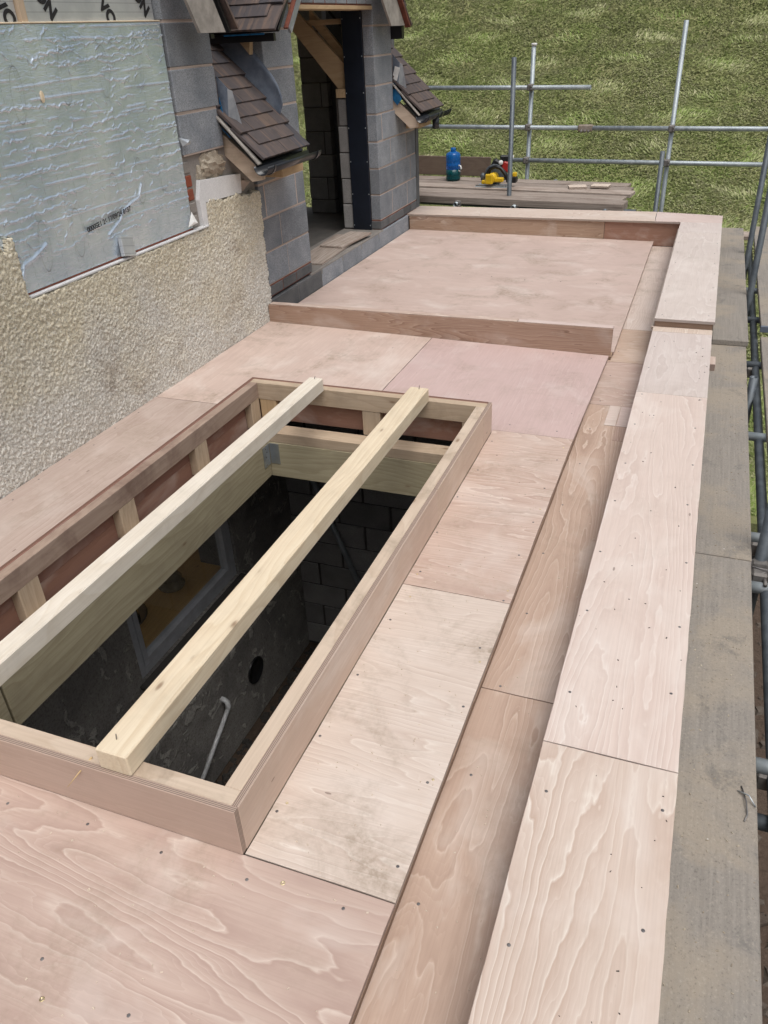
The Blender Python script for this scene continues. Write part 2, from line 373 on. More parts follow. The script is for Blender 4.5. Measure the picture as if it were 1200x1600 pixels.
def plain(name, c, rough=.5, metal=0, spec=.4, var=.12, scale=20):
    t = MT(name, rough, metal, spec); v = t.obj(); n = t.noise(v, scale, 4, .65)
    return t.base(t.mix(t.ramp(n, [(.3, 0), (.7, 1)]), mul(c, 1-var*1.5), mul(c, 1+var)))
M['dpc'] = plain('damp_proof_strip', (.010, .014, .024), .45, var=.2, scale=5)
M['black'] = plain('black_plastic', (.012, .012, .013), .35)
M['gutter'] = plain('gutter_plastic', (.016, .019, .024), .28, spec=.55)
M['blue_film'] = plain('blue_membrane', (.02, .16, .36), .45, var=.3)
M['barge'] = plain('barge_board_grey', (.33, .305, .275), .75, var=.25, scale=9)
M['terracotta'] = plain('terracotta', (.17, .055, .035), .85, var=.25, scale=12)
M['yellow'] = plain('yellow_plastic', (.66, .42, .012), .4, var=.1)
M['red'] = plain('red_plastic', (.36, .02, .015), .4)
M['white'] = plain('white_plastic', (.72, .72, .70), .45)
M['upvc'] = plain('window_frame_plastic', (.50, .52, .55), .4, var=.12, scale=8)
M['pipe'] = plain('waste_pipe', (.62, .63, .64), .45, var=.2)
M['worktop'] = timber('worktop', (.66, .42, .17), (.5, .3, .12), dirt=.15)
M['jar'] = plain('brown_jar', (.22, .085, .03), .25)
M['glassy'] = plain('ornament_glass', (.34, .30, .22), .15, var=.3)
M['chrome'] = plain('chrome', (.6, .6, .6), .15, 1.0)
M['room'] = plain('room_plaster', (.55, .48, .38), .9)
M['ink'] = plain('ink', (.015, .015, .017), .7)
M['ink_faint'] = plain('ink_faint', (.17, .18, .19), .5, .35)
M['twig'] = plain('pine_splinter', (.62, .45, .24), .7)
M['crumb'] = plain('wood_crumb', (.62, .52, .42), .8)
def bottlemat(name, c):
    t = MT(name, .18, 0, .5); t.b.inputs['Transmission Weight'].default_value = .55; t.b.inputs['IOR'].default_value = 1.35
    return t.base(c)
M['bottle_blue'] = bottlemat('bottle_blue', (.02, .20, .62)); M['bottle_teal'] = bottlemat('bottle_teal', (.01, .11, .13))
def glassmat():
    t = MT('window_glass', .03); tr = t.t.nodes.new('ShaderNodeBsdfTransparent'); tr.inputs[0].default_value = (.97, .98, .98, 1)
    gl = t.t.nodes.new('ShaderNodeBsdfGlossy'); gl.inputs['Roughness'].default_value = .02
    lw_ = t.t.nodes.new('ShaderNodeLayerWeight'); lw_.inputs[0].default_value = .5; fr = t.t.nodes.new('ShaderNodeMath'); fr.operation = 'MULTIPLY_ADD'; fr.inputs[1].default_value = .22; fr.inputs[2].default_value = .02; t.t.links.new(lw_.outputs['Facing'], fr.inputs[0])
    mx = t.t.nodes.new('ShaderNodeMixShader'); t.t.links.new(fr.outputs[0], mx.inputs[0]); t.t.links.new(tr.outputs[0], mx.inputs[1])
    t.t.links.new(gl.outputs[0], mx.inputs[2]); t.t.links.new(mx.outputs[0], t.o.inputs[0]); return t.m
M['glass'] = glassmat()
def tilemat():
    t = MT('clay_tile', .78, spec=.25); v = t.obj(); n = t.noise(v, 9, 4, .65); st = t.noise(t.map(v, (26, 3, 3)), 1, 3, .6)
    c = t.ramp(t.rand(), [(0, (.075, .064, .065)), (.35, (.10, .08, .075)), (.7, (.06, .06, .07)), (1, (.125, .09, .072))])
    c = t.mix(t.ramp(st, [(.5, 0), (.72, .6)]), c, (.20, .135, .10)); c = t.mix(t.ramp(n, [(.5, 0), (.75, .6)]), c, (.05, .045, .045))
    t.bump(t.noise(v, 160, 3, .7), .35, .001); return t.base(c)
M['tile'] = tilemat()
def foilmat():
    t = MT('foil_facing', .3, .62, .8); v = t.n('TexCoord', 3); n = t.noise(v, 3, 5, .65, .4); n2 = t.noise(t.map(v, (1, 5, 40)), 3, 4, .7)
    y = t.n('SeparateXYZ', 1, i0=v); z = t.n('SeparateXYZ', 2, i0=v)
    c = t.mix(t.ramp(n, [(.35, 0), (.7, 1)]), (.50, .60, .71), (.74, .82, .90))
    dy = t.math('LESS_THAN', t.math('FRACT', t.math('MULTIPLY', t.math('ADD', y, t.math('MULTIPLY', z, .02)), 10.0)), .022)
    dz = t.math('LESS_THAN', t.math('FRACT', t.math('MULTIPLY', z, 21.0)), .55)
    c = t.mix(t.math('MULTIPLY', t.math('MULTIPLY', dy, dz), .45), c, (.18, .19, .20))
    t.put(t.b.inputs['Roughness'], t.ramp(n2, [(.3, .08), (.7, .22)])); cr = t.math('ABSOLUTE', t.math('SUBTRACT', t.noise(t.map(v, (1, 16, 52)), 1.0, 4, .6, .6), .5))
    t.bump(t.math('SUBTRACT', n2, t.math('MULTIPLY', cr, 4.0)), .30, .0045); return t.base(c)
M['foil'] = foilmat()
def foil2():
    t = MT('foil_facing_pale', .5, .55, .4); v = t.n('TexCoord', 3); y = t.n('SeparateXYZ', 1, i0=v); n = t.noise(v, 8, 4, .6)
    dy = t.math('LESS_THAN', t.math('FRACT', t.math('MULTIPLY', y, 26.0)), .08)
    c = t.mix(t.ramp(n, [(.3, 0), (.7, 1)]), (.46, .48, .50), (.60, .62, .63)); return t.base(t.mix(t.math('MULTIPLY', dy, .5), c, (.2, .2, .22)))
M['foil_pale'] = foil2()
def earth():
    t = MT('earth', .97, spec=.08); v = t.n('TexCoord', 3); n = t.noise(v, 1.1, 6, .65); n2 = t.noise(v, 22, 5, .7)
    y = t.n('SeparateXYZ', 1, i0=v)
    c = t.mix(n2, (.05, .036, .027), (.15, .11, .085)); g = t.mix(n2, (.05, .065, .02), (.11, .12, .05))
    f = t.ramp(t.math('MULTIPLY', t.math('ADD', y, t.math('MULTIPLY', n, 2.0)), .1), [(.80, 0), (.92, 1)])
    t.bump(n2, .8, .03); return t.base(t.mix(f, c, g))
M['earth'] = earth()
def turf():
    t = MT('turf', .97, spec=.05); v = t.n('TexCoord', 3); n = t.noise(v, .9, 6, .65); n2 = t.noise(v, 14, 5, .75)
    c = t.mix(n2, (.13, .16, .05), (.23, .24, .11)); c = t.mix(t.ramp(n, [(.45, 0), (.7, .6)]), c, (.30, .27, .15)); t.bump(n2, .5, .04); return t.base(c)
M['turf'] = turf()
def blade():
    t = MT('grass_blade', .75, spec=.15); a = t.n('Attribute', 0, props={'attribute_name': 'Col'})
    t.put(t.b.inputs['Normal'], t.n('CombineXYZ', i0=0.0, i1=-.34, i2=.94))
    return t.base(a)
M['blade'] = blade()

# ------------------------------------------------------------------ terrain
def hill_z(x, y):
    x = np.asarray(x, float); y = np.asarray(y, float)
    t = (y-10.4-.04*x)*2.0
    base = -3.0+.37*np.log1p(np.exp(np.clip(t, -30, 60)))/2.0
    w = np.clip((y-9)/4, 0, 1)
    b = (.10*np.sin(1.3*x+.5*y)+.08*np.sin(2.1*y-.7*x+1)+.06*np.sin(3.7*x+2.9*y)+.045*np.sin(6.1*y+2.2*x)*np.sin(4.3*x))
    return base+w*b*.5
s = 900
gnd = mob('ground', meshdata('ground', [(-s, -s, -3.02), (s, -s, -3.02), (s, s, -3.02), (-s, s, -3.02)], [(0, 1, 2, 3)]), M['earth'])
tag(gnd, kind='structure')
xs = np.concatenate([np.linspace(-60, -12, 20)[:-1], np.arange(-12, 12, .18), np.linspace(12, 60, 20)])
ys = np.concatenate([np.arange(8.2, 34, .18), np.linspace(34, 130, 60)])
XX, YY = np.meshgrid(xs, ys); ZZ = hill_z(XX, YY)-.02
nx, ny = len(xs), len(ys); I = np.arange(nx*ny).reshape(ny, nx)
Q = np.stack([I[:-1, :-1], I[:-1, 1:], I[1:, 1:], I[1:, :-1]], -1).reshape(-1, 4)
hill = mob('hillside', npmesh('hillside', np.stack([XX, YY, ZZ], -1).reshape(-1, 3), Q), M['turf']); tag(hill, kind='structure')
# grass blades, leaning over in tussocks
def make_grass(N):
    y = 8.4+(rng.random(N)**1.25)*23.0
    xmin = -.62*y-1.2; xmax = .16*y+1.6
    x = xmin+(xmax-xmin)*rng.random(N)
    keep = ~((x < .2) & (y < 8.9)); x, y = x[keep], y[keep]; n = len(x)
    f1 = np.sin(2.3*x+.9*y+1.5*np.sin(.8*y))+np.sin(1.1*x-2.7*y+1.1*np.sin(1.9*x))+.9*np.sin(5.3*x+3.1*y)*np.sin(4.1*y-2.0*x)
    f2 = np.sin(.55*x+.4*y)+np.sin(.9*y-.3*x+2)
    ang = 1.1*np.sin(1.7*x+2.2*y)+1.0*np.sin(3.1*y-1.3*x)-1.4+rng.normal(0, .55, n)
    L = (.045+.010*np.clip(f1, -1, 2)*.5+.04*rng.random(n))*(1+.012*(y-9))
    L = np.clip(L, .035, .24); w = (.0065+.006*rng.random(n))*(1+.02*(y-9))
    lean = np.clip(rng.normal(1.2, .2, n), .5, 1.5)
    dx, dy = np.cos(ang), np.sin(ang); z = hill_z(x, y)-.01
    hx, hz = L*np.sin(lean), L*np.cos(lean)
    px, py = -dy*w, dx*w
    P0 = np.stack([x-px, y-py, z], -1); P1 = np.stack([x+px, y+py, z], -1)
    mx, my, mz = x+dx*hx*.45, y+dy*hx*.45, z+hz*.75+.37*dy*hx*.45
    P2 = np.stack([mx+px*.8, my+py*.8, mz], -1); P3 = np.stack([mx-px*.8, my-py*.8, mz], -1)
    P4 = np.stack([x+dx*hx, y+dy*hx, z+hz+.37*dy*hx], -1)
    V = np.stack([P0, P1, P2, P3, P4], 1).reshape(-1, 3)
    b = np.arange(n)[:, None]*5
    T = np.concatenate([b+[0, 1, 2], b+[0, 2, 3], b+[3, 2, 4]], 0)
    straw = np.clip(.30+.06*f1+.045*f2+.08*np.sin(9*x+7*y)*np.sin(8*y-5*x)+rng.normal(0, .2, n), 0, 1)[:, None]
    g = np.array([.185, .24, .068])*(1.12-.25*rng.random((n, 1)))+np.array([.02, .05, .0])*np.clip(-f1, 0, 1)[:, None]*.7
    st = np.array([.50, .47, .30])*(.85+.35*rng.random((n, 1)))
    c = g*(1-straw)+st*straw
    C = np.concatenate([np.repeat(c, 5, 0), np.ones((n*5, 1))], 1).astype(np.float32)
    me = npmesh('grass', V, T, False)
    at = me.color_attributes.new('Col', 'FLOAT_COLOR', 'POINT'); at.data.foreach_set('color', C.ravel())
    return me
gr = mob('grass', make_grass(520000), M['blade']); tag(gr, 'rough green and straw coloured grass over the hillside', 'grass', kind='stuff')

# ------------------------------------------------------------------ extension walls below the roof
ew = thing('extension_wall', (0, 0, -3.0), 'concealed block walls carrying the plywood flat roof', 'wall')
board('outer_wall', (-.18, -1.2, -3.0), (.128, 8.40, .076), M['block_pit'], ew)
board('end_wall', (-2.85, 8.062, -3.0), (-.184, 8.398, .10), M['block_pit'], ew)
board('near_wall', (-2.85, -1.2, -3.0), (-.184, -1.0, -.03), M['block_pit'], ew)
iw = thing('inner_block_wall', (-1.5, 4.95, -3.0), 'dark concrete block wall at the end of the space below the rooflight', 'wall')
board('mortar_bed', (-2.86, 4.905, -3.0), (-.184, 5.0, -.10), M['mortar_dark'], iw)
for k in range(12):
    z0 = -2.98+k*.225
    x = -2.86+(.22 if k % 2 else 0)-.44
    while x < -.6:
        a, b = max(x+.005, -2.855), min(x+.435, -.62)
        if b-a > .05:
            board('concrete_block', (a, 4.896+random.uniform(-.002, .002), z0+.005), (b, 4.99, z0+.22), M['block_pit'], iw, grain='x', thin='y', e=.006)
        x += .45

# ------------------------------------------------------------------ flat roof deck
PL = .018
roof = thing('flat_roof', (-1.4, 3.0, 0), 'pink plywood flat roof deck of butted sheets with a sunken gutter', 'roof')
def fall(x, y):
    if y < 3.6: return 0.0
    k = min(1, max(0, (x+2.85)/2.4))
    if y <= 4.95: return -.05*k*(y-3.6)/1.35
    return k*(-.05+.015*min(1, (y-4.95)/3.1))
def sheet(name, poly, mat, parent, grain='x', z=0.0, th=PL, use_fall=False):
    """plywood sheet from a plan polygon; local X follows the grain"""
    area = sum(poly[i][0]*poly[(i+1) % len(poly)][1]-poly[(i+1) % len(poly)][0]*poly[i][1] for i in range(len(poly)))
    if area < 0: poly = poly[::-1]
    cx = (min(p[0] for p in poly)+max(p[0] for p in poly))/2; cy = (min(p[1] for p in poly)+max(p[1] for p in poly))/2
    dense = []
    for i, a in enumerate(poly):
        b = poly[(i+1) % len(poly)]; L = math.hypot(b[0]-a[0], b[1]-a[1]); m = max(1, min(40, int(L/.07))); nx_, ny_ = (b[1]-a[1])/L, -(b[0]-a[0])/L
        dense.append(a)
        for k in range(1, m):
            j = random.uniform(-.0016, .0004); dense.append((a[0]+(b[0]-a[0])*k/m+nx_*j, a[1]+(b[1]-a[1])*k/m+ny_*j))
    poly = dense; n = len(poly)
    R = Matrix.Translation((cx, cy, z-th/2)) @ (Matrix.Rotation(math.pi/2, 4, 'Z') if grain == 'y' else Matrix.Identity(4))
    Ri = R.inverted(); e = .0012; V = []
    def off(i, d):
        p, a, b = Vector(poly[i]), Vector(poly[i-1]), Vector(poly[(i+1) % n])
        t1, t2 = (p-a).normalized(), (b-p).normalized(); n1, n2 = Vector((-t1.y, t1.x)), Vector((-t2.y, t2.x))
        m = (n1+n2); m = m/max(.3, m.dot(n1)); return p+m*d
    for dz, ins in ((z, e), (z-e, 0), (z-th, 0)):
        for i in range(n):
            p = off(i, ins); f = fall(p.x, p.y) if use_fall else 0
            V.append(Ri @ Vector((p.x, p.y, dz+f)))
    F = [tuple(range(n)), tuple(range(3*n-1, 2*n-1, -1))]
    for k in (0, 1): F += [(k*n+i, (k+1)*n+i, (k+1)*n+(i+1) % n, k*n+(i+1) % n) for i in range(n)]
    return mob(name, meshdata(name, V, F), mat, parent, R)
def rect(x0, x1, y0, y1): return [(x0, y0), (x1, y0), (x1, y1), (x0, y1)]
g = .0016
sheet('plywood_sheet', rect(-2.85, -.445, -.25, 1.0255-g), M['ply_pink'], roof, 'x')
sheet('plywood_sheet', rect(-.853+.0005, -.445, 1.0255+g, 2.228-g), M['ply_pale'], roof, 'x')
sheet('plywood_sheet', rect(-.853+.0005, -.445, 2.228+g, 3.605-g), M['ply_strip'], roof, 'x')
sheet('plywood_sheet', [(-1.59+g, 3.577), (-.8515, 3.577), (-.8515, 3.605+g), (-.445, 3.605+g), (-.437, 4.948), (-1.61+g, 4.948)], M['ply_rose'], roof, 'y', use_fall=True)
sheet('plywood_sheet', [(-2.85, 3.522+g), (-2.2115, 3.522+g), (-2.2115, 3.577), (-1.59-g, 3.577), (-1.61-g, 4.948), (-2.85, 4.948)], M['ply_far'], roof, 'y', use_fall=True)
sheet('plywood_sheet', rect(-2.85, -2.2115, 1.0255+g, 3.522-g), M['ply_left'], roof, 'y')
sheet('plywood_sheet', rect(-2.845, -.415, 5.022, 8.04), M['ply_far'], roof, 'x', use_fall=True)
# second layer edge under the deck and the fascia of the gutter step
sheet('deck_underlay', rect(-.80, -.452, -.25, 4.94), M['ply_brown'], roof, 'y', z=-.052, th=.022)
sheet('deck_underlay', rect(-.80, -.422, 4.944, 8.03), M['ply_brown'], roof, 'y', z=-.052, th=.02)
# gutter sole boards
ZG = -.078
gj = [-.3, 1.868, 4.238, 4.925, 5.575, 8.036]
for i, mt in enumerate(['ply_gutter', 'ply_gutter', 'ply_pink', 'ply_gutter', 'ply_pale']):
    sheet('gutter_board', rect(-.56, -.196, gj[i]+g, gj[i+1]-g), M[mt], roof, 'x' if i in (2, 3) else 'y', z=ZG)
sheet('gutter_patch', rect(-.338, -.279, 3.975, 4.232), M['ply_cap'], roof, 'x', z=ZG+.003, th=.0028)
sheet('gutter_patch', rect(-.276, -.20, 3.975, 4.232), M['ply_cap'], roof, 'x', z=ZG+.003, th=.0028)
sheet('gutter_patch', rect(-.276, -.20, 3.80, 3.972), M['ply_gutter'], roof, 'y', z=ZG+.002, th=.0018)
# screws in the sheets
def screw(x, y, z=0.0, r=.0062):
    lathe('screw', [(r*.98, -.002), (r, .0004), (r*.9, .0011), (r*.42, .0011), (r*.36, -.0002), (.0005, -.0003)], M['screw'], roof, Matrix.Translation((x, y, z)), 12)
for p in [(-1.098, .565), (-.723, .985)]: screw(*p)
for p in [(-.47, 1.4), (-.47, 1.9), (-.82, 1.2), (-.80, 2.16), (-.47, 2.3), (-.82, 2.3), (-.475, 3.5), (-.47, 2.9)]: screw(*p, r=.004)
def dark_screw(x, y, z):
    lathe('screw', [(.0042, -.002), (.0045, .0004), (.0035, .0009), (.0012, .0004)], M['nail'], roof, Matrix.Translation((x+random.uniform(-.012, .012), y+random.uniform(-.02, .02), z)), 8)
for k in range(8): dark_screw(-2.3+k*.25, .97, 0); dark_screw(-2.2+k*.26, .62, 0)
for k in range(9): dark_screw(-.475, 1.12+k*.28, 0); dark_screw(-.825, 1.15+k*.29, 0)
for k in range(5): dark_screw(-1.5+k*.24, 3.68, -.002); dark_screw(-1.5+k*.24, 4.86, fall(-1.5+k*.24, 4.86)); dark_screw(-2.75+k*.26, 4.88, fall(-2.75+k*.26, 4.88))
for k in range(8): dark_screw(-2.7+k*.28, 5.12, fall(-2.7+k*.28, 5.12)); dark_screw(-2.7+k*.28, 7.95, fall(-2.7+k*.28, 7.95)); dark_screw(-2.7+k*.28, 6.5, fall(-2.7+k*.28, 6.5))
for k in range(12): dark_screw(-.40, .7+k*.4, ZG); dark_screw(-2.80, 1.1+k*.2, 0)
# joists under the opening belong to the roof
board('joist', (-2.107, 1.41, -.336), (-2.06, 3.398, -.116), M['pine_green'], roof, grain='y', thin='x')
board('joist', (-2.109, .55, -.338), (-2.062, 1.40, -.118), M['pine_green'], roof, grain='y', thin='x')
board('trimmer', (-2.104, 3.402, -.342), (-.875, 3.449, -.132), M['pine_green'], roof, grain='x', thin='y')
board('trimmer', (-2.104, 1.02, -.342), (-.875, 1.067, -.132), M['pine_green'], roof, grain='x', thin='y')
board('joist', (-.915, 1.07, -.342), (-.868, 3.398, -.03), M['pine_green'], roof, grain='y', thin='x')
board('wall_plate', (-2.104, 3.404, -.130), (-.875, 3.508, -.074), M['pine_rail'], roof, grain='x', thin='z')
board('wall_plate', (-2.145, 1.10, -.112), (-2.058, 3.40, -.074), M['pine_rail'], roof, grain='y', thin='z')
hg = mob('joist_hanger', cbox_me(.0012, .034, .062, .0005, M['zinc']), M['zinc'], roof, Matrix.Translation((-2.0575, 3.36, -.20)))
mob('joist_hanger_flange', cbox_me(.028, .0012, .062, .0005, M['zinc']), M['zinc'], roof, Matrix.Translation((-2.028, 3.4003, -.20)))
for i in range(5): lathe('hanger_nail', [(.004, 0), (.004, .002), (.001, .003)], M['nail'], roof, Matrix.Translation((-2.0565, 3.352+.012*(i % 2), -.25+.024*i)) @ Matrix.Rotation(math.pi/2, 4, 'Y'), 8)

# ------------------------------------------------------------------ rooflight upstand
ZK = .165
rk = thing('rooflight_upstand', (-1.53, 2.3, 0), 'rectangular timber and plywood rooflight upstand around the open well', 'upstand')
board('front_panel', (-2.21, 1.020, .002), (-.8535, 1.038, ZK), M['ply_kerb'], rk, grain='x', thin='y')
for a, b in ((1.0195, 2.668), (2.671, 3.41), (3.413, 3.576)):
    board('side_panel', (-.871, a if a > 1.1 else 1.0385, .002), (-.8525, b, ZK-.001), M['ply_kerb'], rk, grain='y', thin='x')
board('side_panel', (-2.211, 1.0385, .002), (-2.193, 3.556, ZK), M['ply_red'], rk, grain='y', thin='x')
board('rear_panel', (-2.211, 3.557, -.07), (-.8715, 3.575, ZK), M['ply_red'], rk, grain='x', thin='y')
for a, b, m in ((-2.192, -.9185, 'pine_rail'),): board('rail', (a, 1.0385, .07), (-.8715, 1.085, ZK-.001), M['pine_old'], rk, grain='x', thin='y')
board('rail', (-.918, 1.0855, .07), (-.8715, 3.5095, ZK-.0015), M['pine_old'], rk, grain='y', thin='x')
board('rail', (-2.192, 3.51, .068), (-.8715, 3.5565, ZK-.001), M['pine_rail'], rk, grain='x', thin='y')
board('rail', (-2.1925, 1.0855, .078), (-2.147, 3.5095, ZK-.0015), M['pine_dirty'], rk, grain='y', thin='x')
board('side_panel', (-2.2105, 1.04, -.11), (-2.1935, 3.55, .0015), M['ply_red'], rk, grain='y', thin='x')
for y in (1.12, 1.665, 2.265, 2.86):
    board('stud', (-2.193, y, -.074), (-2.148, y+.105, .0775), M['pine_rail'], rk, grain='z', thin='x')
board('stud', (-2.192, 3.42, -.074), (-2.149, 3.509, .0775), M['pine_rail'], rk, grain='z', thin='x')
for x in (-2.145, -1.535, -.99):
    board('stud', (x, 3.512, -.0735), (x+.10, 3.5565, .0675), M['pine_orange'] if x < -2 else M['pine_rail'], rk, grain='z', thin='y')
for x in (-1.9, -1.3): board('stud', (x, 1.0395, -.12), (x+.1, 1.084, .0695), M['pine_rail'], rk, grain='z', thin='y')
board('stud', (-.9175, 2.2, -.02), (-.872, 2.3, .0695), M['pine_rail'], rk, grain='z', thin='x')

# loose battens across the opening
def nail(x, y, z, h, parent, lx=.006):
    sweep('nail', [(x, y, z-.004), (x+lx*.5, y, z+h*.6), (x+lx, y-.002, z+h)], .0016, M['nail'], parent, 6)
b1 = thing('timber_batten', (-1.775, 2.0, ZK), 'white pine batten across the rooflight nearer the house wall', 'batten', 'battens laid across the rooflight')
board('timber', (-1.815, .62, ZK+.0005), (-1.737, 3.492, .2365), M['pine_white'], b1, grain='y', thin='z', e=.004)
nail(-1.775, 3.47, .2365, .018, b1)
b2 = thing('timber_batten', (-1.21, 2.2, ZK), 'knotty yellow pine batten across the middle of the rooflight', 'batten', 'battens laid across the rooflight')
board('timber', (-1.258, 1.030, ZK+.0005), (-1.160, 3.502, .237), M['pine'], b2, grain='y', thin='z', e=.004)
nail(-1.205, 3.48, .237, .02, b2); nail(-1.222, 1.075, .237, .022, b2)
sp = sweep('wood_splinter', [(-1.30, 1.05, .168), (-1.32, 1.02, .142), (-1.345, .985, .108)], [.003, .0022, .0008], M['twig'])
tag(sp, 'thin pine splinter hanging over the near rooflight panel', 'splinter')

# ------------------------------------------------------------------ cross upstand
cu = thing('cross_upstand', (-1.6, 4.98, 0), 'low plywood faced timber upstand running across the deck', 'upstand')
board('face_panel', (-2.848, 4.950, -.06), (-.428, 4.968, .1225), M['ply_brown'], cu, grain='x', thin='y')
board('core_timber', (-2.846, 4.9685, -.055), (-.434, 5.02, .105), M['pine_rail'], cu, grain='x', thin='y')
board('top_strip', (-2.846, 4.9685, .1055), (-1.036, 5.022, .123), M['ply_pink'], cu, grain='x', thin='z')
board('top_strip', (-1.033, 4.9685, .1055), (-.43, 5.022, .1235), M['ply_cap'], cu, grain='x', thin='z')

# ------------------------------------------------------------------ parapet
def cap_screw(x, y, z):
    lathe('screw', [(.0042, -.002), (.0045, .0004), (.0035, .0009), (.0012, .0004)], M['nail'], pp, Matrix.Translation((x+random.uniform(-.012, .012), y+random.uniform(-.03, .03), z)), 8)
pp = thing('parapet', (-.02, 4.0, 0), 'L shaped plywood capped parapet round the outer roof edge', 'parapet')
ZC, ZC2 = .096, .150
for a, b, m in ((-.35, 1.545, 'ply_cream'), (1.548, 4.058, 'ply_cap'), (4.061, 5.052, 'ply_grey'), (5.055, 5.139, 'ply_cream')):
    sheet('cap_board', rect(-.2, .150, a, b), M[m], pp, 'y', z=ZC)
board('cap_underlay', (-.214, 5.141, .076), (.146, 8.0, ZC-.001), M['ply_cream'], pp, grain='y', thin='z')
board('cap_packer', (-.197, 5.146, ZC), (.147, 8.0, ZC2-PL-.001), M['ply_brown'], pp, grain='y', thin='z')
sheet('cap_board', rect(-.2, .156, 5.14, 7.60-g), M['ply_grey'], pp, 'y', z=ZC2)
sheet('cap_board', rect(-.2, .156, 7.60+g, 8.018-g), M['ply_grey'], pp, 'y', z=ZC2)
sheet('cap_board', [(-.425+g, 8.018+g), (.156, 8.018+g), (.158, 8.345), (-.44+g, 8.455)], M['ply_cap'], pp, 'x', z=ZC2)
sheet('cap_board', [(-2.90, 8.040), (-.425-g, 8.018+g), (-.44-g, 8.455), (-2.90, 8.47)], M['ply_cream'], pp, 'x', z=ZC2)
for k in range(12): cap_screw(-.165, .6+k*.38, ZC); cap_screw(.115, .7+k*.37, ZC)
for k in range(8): cap_screw(-.165, 5.2+k*.33, ZC2); cap_screw(.12, 5.25+k*.33, ZC2); cap_screw(-2.7+k*.3, 8.10, ZC2)
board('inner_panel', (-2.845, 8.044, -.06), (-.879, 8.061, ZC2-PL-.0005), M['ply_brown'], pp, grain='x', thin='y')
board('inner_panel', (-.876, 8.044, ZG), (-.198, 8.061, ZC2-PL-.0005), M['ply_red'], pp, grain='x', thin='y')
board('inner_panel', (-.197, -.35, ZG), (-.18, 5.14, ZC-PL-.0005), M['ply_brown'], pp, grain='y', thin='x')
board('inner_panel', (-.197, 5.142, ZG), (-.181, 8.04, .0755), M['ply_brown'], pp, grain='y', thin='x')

# ------------------------------------------------------------------ house
XW = -2.85
house = thing('house', (-4.5, 5.0, -3.0), 'roughcast house with new grey block dormers and clay tiled eaves', 'house')
# roughcast render with broken edges
def render_mesh():
    dy = dz = .006
    ya = np.arange(.55, 5.0301, dy); za = np.arange(-.03, 1.30, dz)
    Yg, Zg = np.meshgrid(ya, za); h, w = Yg.shape
    nz = rng.random((h, w)); k = np.array([.25, .5, .25])
    sm = nz.copy()
    sm = sm[:, [0]+list(range(w-1))]*.25+sm*.5+sm[:, list(range(1, w))+[w-1]]*.25
    sm = sm[[0]+list(range(h-1))]*.25+sm*.5+sm[list(range(1, h))+[h-1]]*.25
    und = .004*np.sin(2.1*Yg+3*Zg)+.003*np.sin(5.3*Yg-7*Zg)
    X = XW+(.35*sm+.65*nz-.5)*.0125+und
    j = .012*np.sin(23*Yg)+.009*np.sin(61*Yg+2)+.006*np.sin(140*Yg)
    top = np.where(Yg < 2.79, 1.075+j*2.2-.35*np.clip(Yg-2.66, 0, 1), np.where(Yg < 4.362+.006*np.sin(70*Zg), .79+j*.25, .935-.075*(Yg-4.36)+j*.7))
    inside = Zg < top
    inside &= Yg < 5.028+.006*np.sin(40*Zg)
    lip = inside.copy()
    lip[1:] &= inside[:-1]; lip[:-1] &= inside[1:]; lip[:, 1:] &= inside[:, :-1]; lip[:, :-1] &= inside[:, 1:]
    X = np.where(lip, X, XW-.032)
    I = np.arange(h*w).reshape(h, w)
    q = inside[:-1, :-1] & inside[1:, :-1] & inside[:-1, 1:] & inside[1:, 1:]
    Q = np.stack([I[:-1, :-1], I[:-1, 1:], I[1:, 1:], I[1:, :-1]], -1)[q]
    V = np.stack([X, Yg, Zg], -1).reshape(-1, 3)
    used = np.unique(Q); mp = -np.ones(len(V), int); mp[used] = np.arange(len(used))
    return npmesh('roughcast_render', V[used], mp[Q])
mob('roughcast_render', render_mesh(), M['roughcast'], house)
# masonry core behind render, brick returns, white plaster
XB = XW-.03
board('masonry_core', (XB-.30, .3, -.04), (XB-.004, 2.79, 1.04), M['mortar_grey'], house)
board('masonry_core', (XB-.30, 2.795, -.04), (XB-.005, 4.34, .785), M['mortar_grey'], house)
board('masonry_core', (XB-.30, 4.345, -.04), (XB-.004, 5.03, 1.20), M['mortar_grey'], house)
board('sill_mortar', (XB-.12, 2.80, .7855), (XW+.002, 4.355, .797), M['white_plaster'], house, e=.004)
board('sill_bed', (XB-.10, 2.80, .7975), (XB+.010, 4.21, .806), M['terracotta'], house, e=.003)
for k in range(5):
    board('brick', (XB-.10, 4.222, .805+k*.075), (XB+.004, 4.285, .868+k*.075), M['brick'] if k in (2, 3) else M['mortar_grey'], house, e=.005)
board('brick_mortar', (XB-.12, 4.224, .79), (XB-.003, 4.343, 1.20), M['mortar_grey'], house)
prism('white_plaster', [(4.305, .785), (4.358, .79), (4.365, .925), (4.50, .918), (4.66, .912), (4.80, .905), (4.815, 1.02), (4.62, 1.035), (4.45, 1.045), (4.34, 1.055), (4.30, .95)], 'x', XB-.03, XW-.006, M['white_plaster'], house)
def lump(name, c, s, mat, parent, seed, n=7):
    r = random.Random(seed); V = []; F = []
    for i in range(n+1):
        th = math.pi*i/n
        for k in range(2*n):
            ph = math.pi*k/n; q = 1+r.uniform(-.22, .22) if 0 < i < n else 1
            V.append((s[0]*math.sin(th)*math.cos(ph)*q, s[1]*math.sin(th)*math.sin(ph)*q, s[2]*math.cos(th)*q))
    for i in range(n):
        for k in range(2*n):
            k2 = (k+1) % (2*n); F.append((i*2*n+k, (i+1)*2*n+k, (i+1)*2*n+k2, i*2*n+k2))
    return mob(name, meshdata(name, V, F), mat, parent, Matrix.Translation(c))
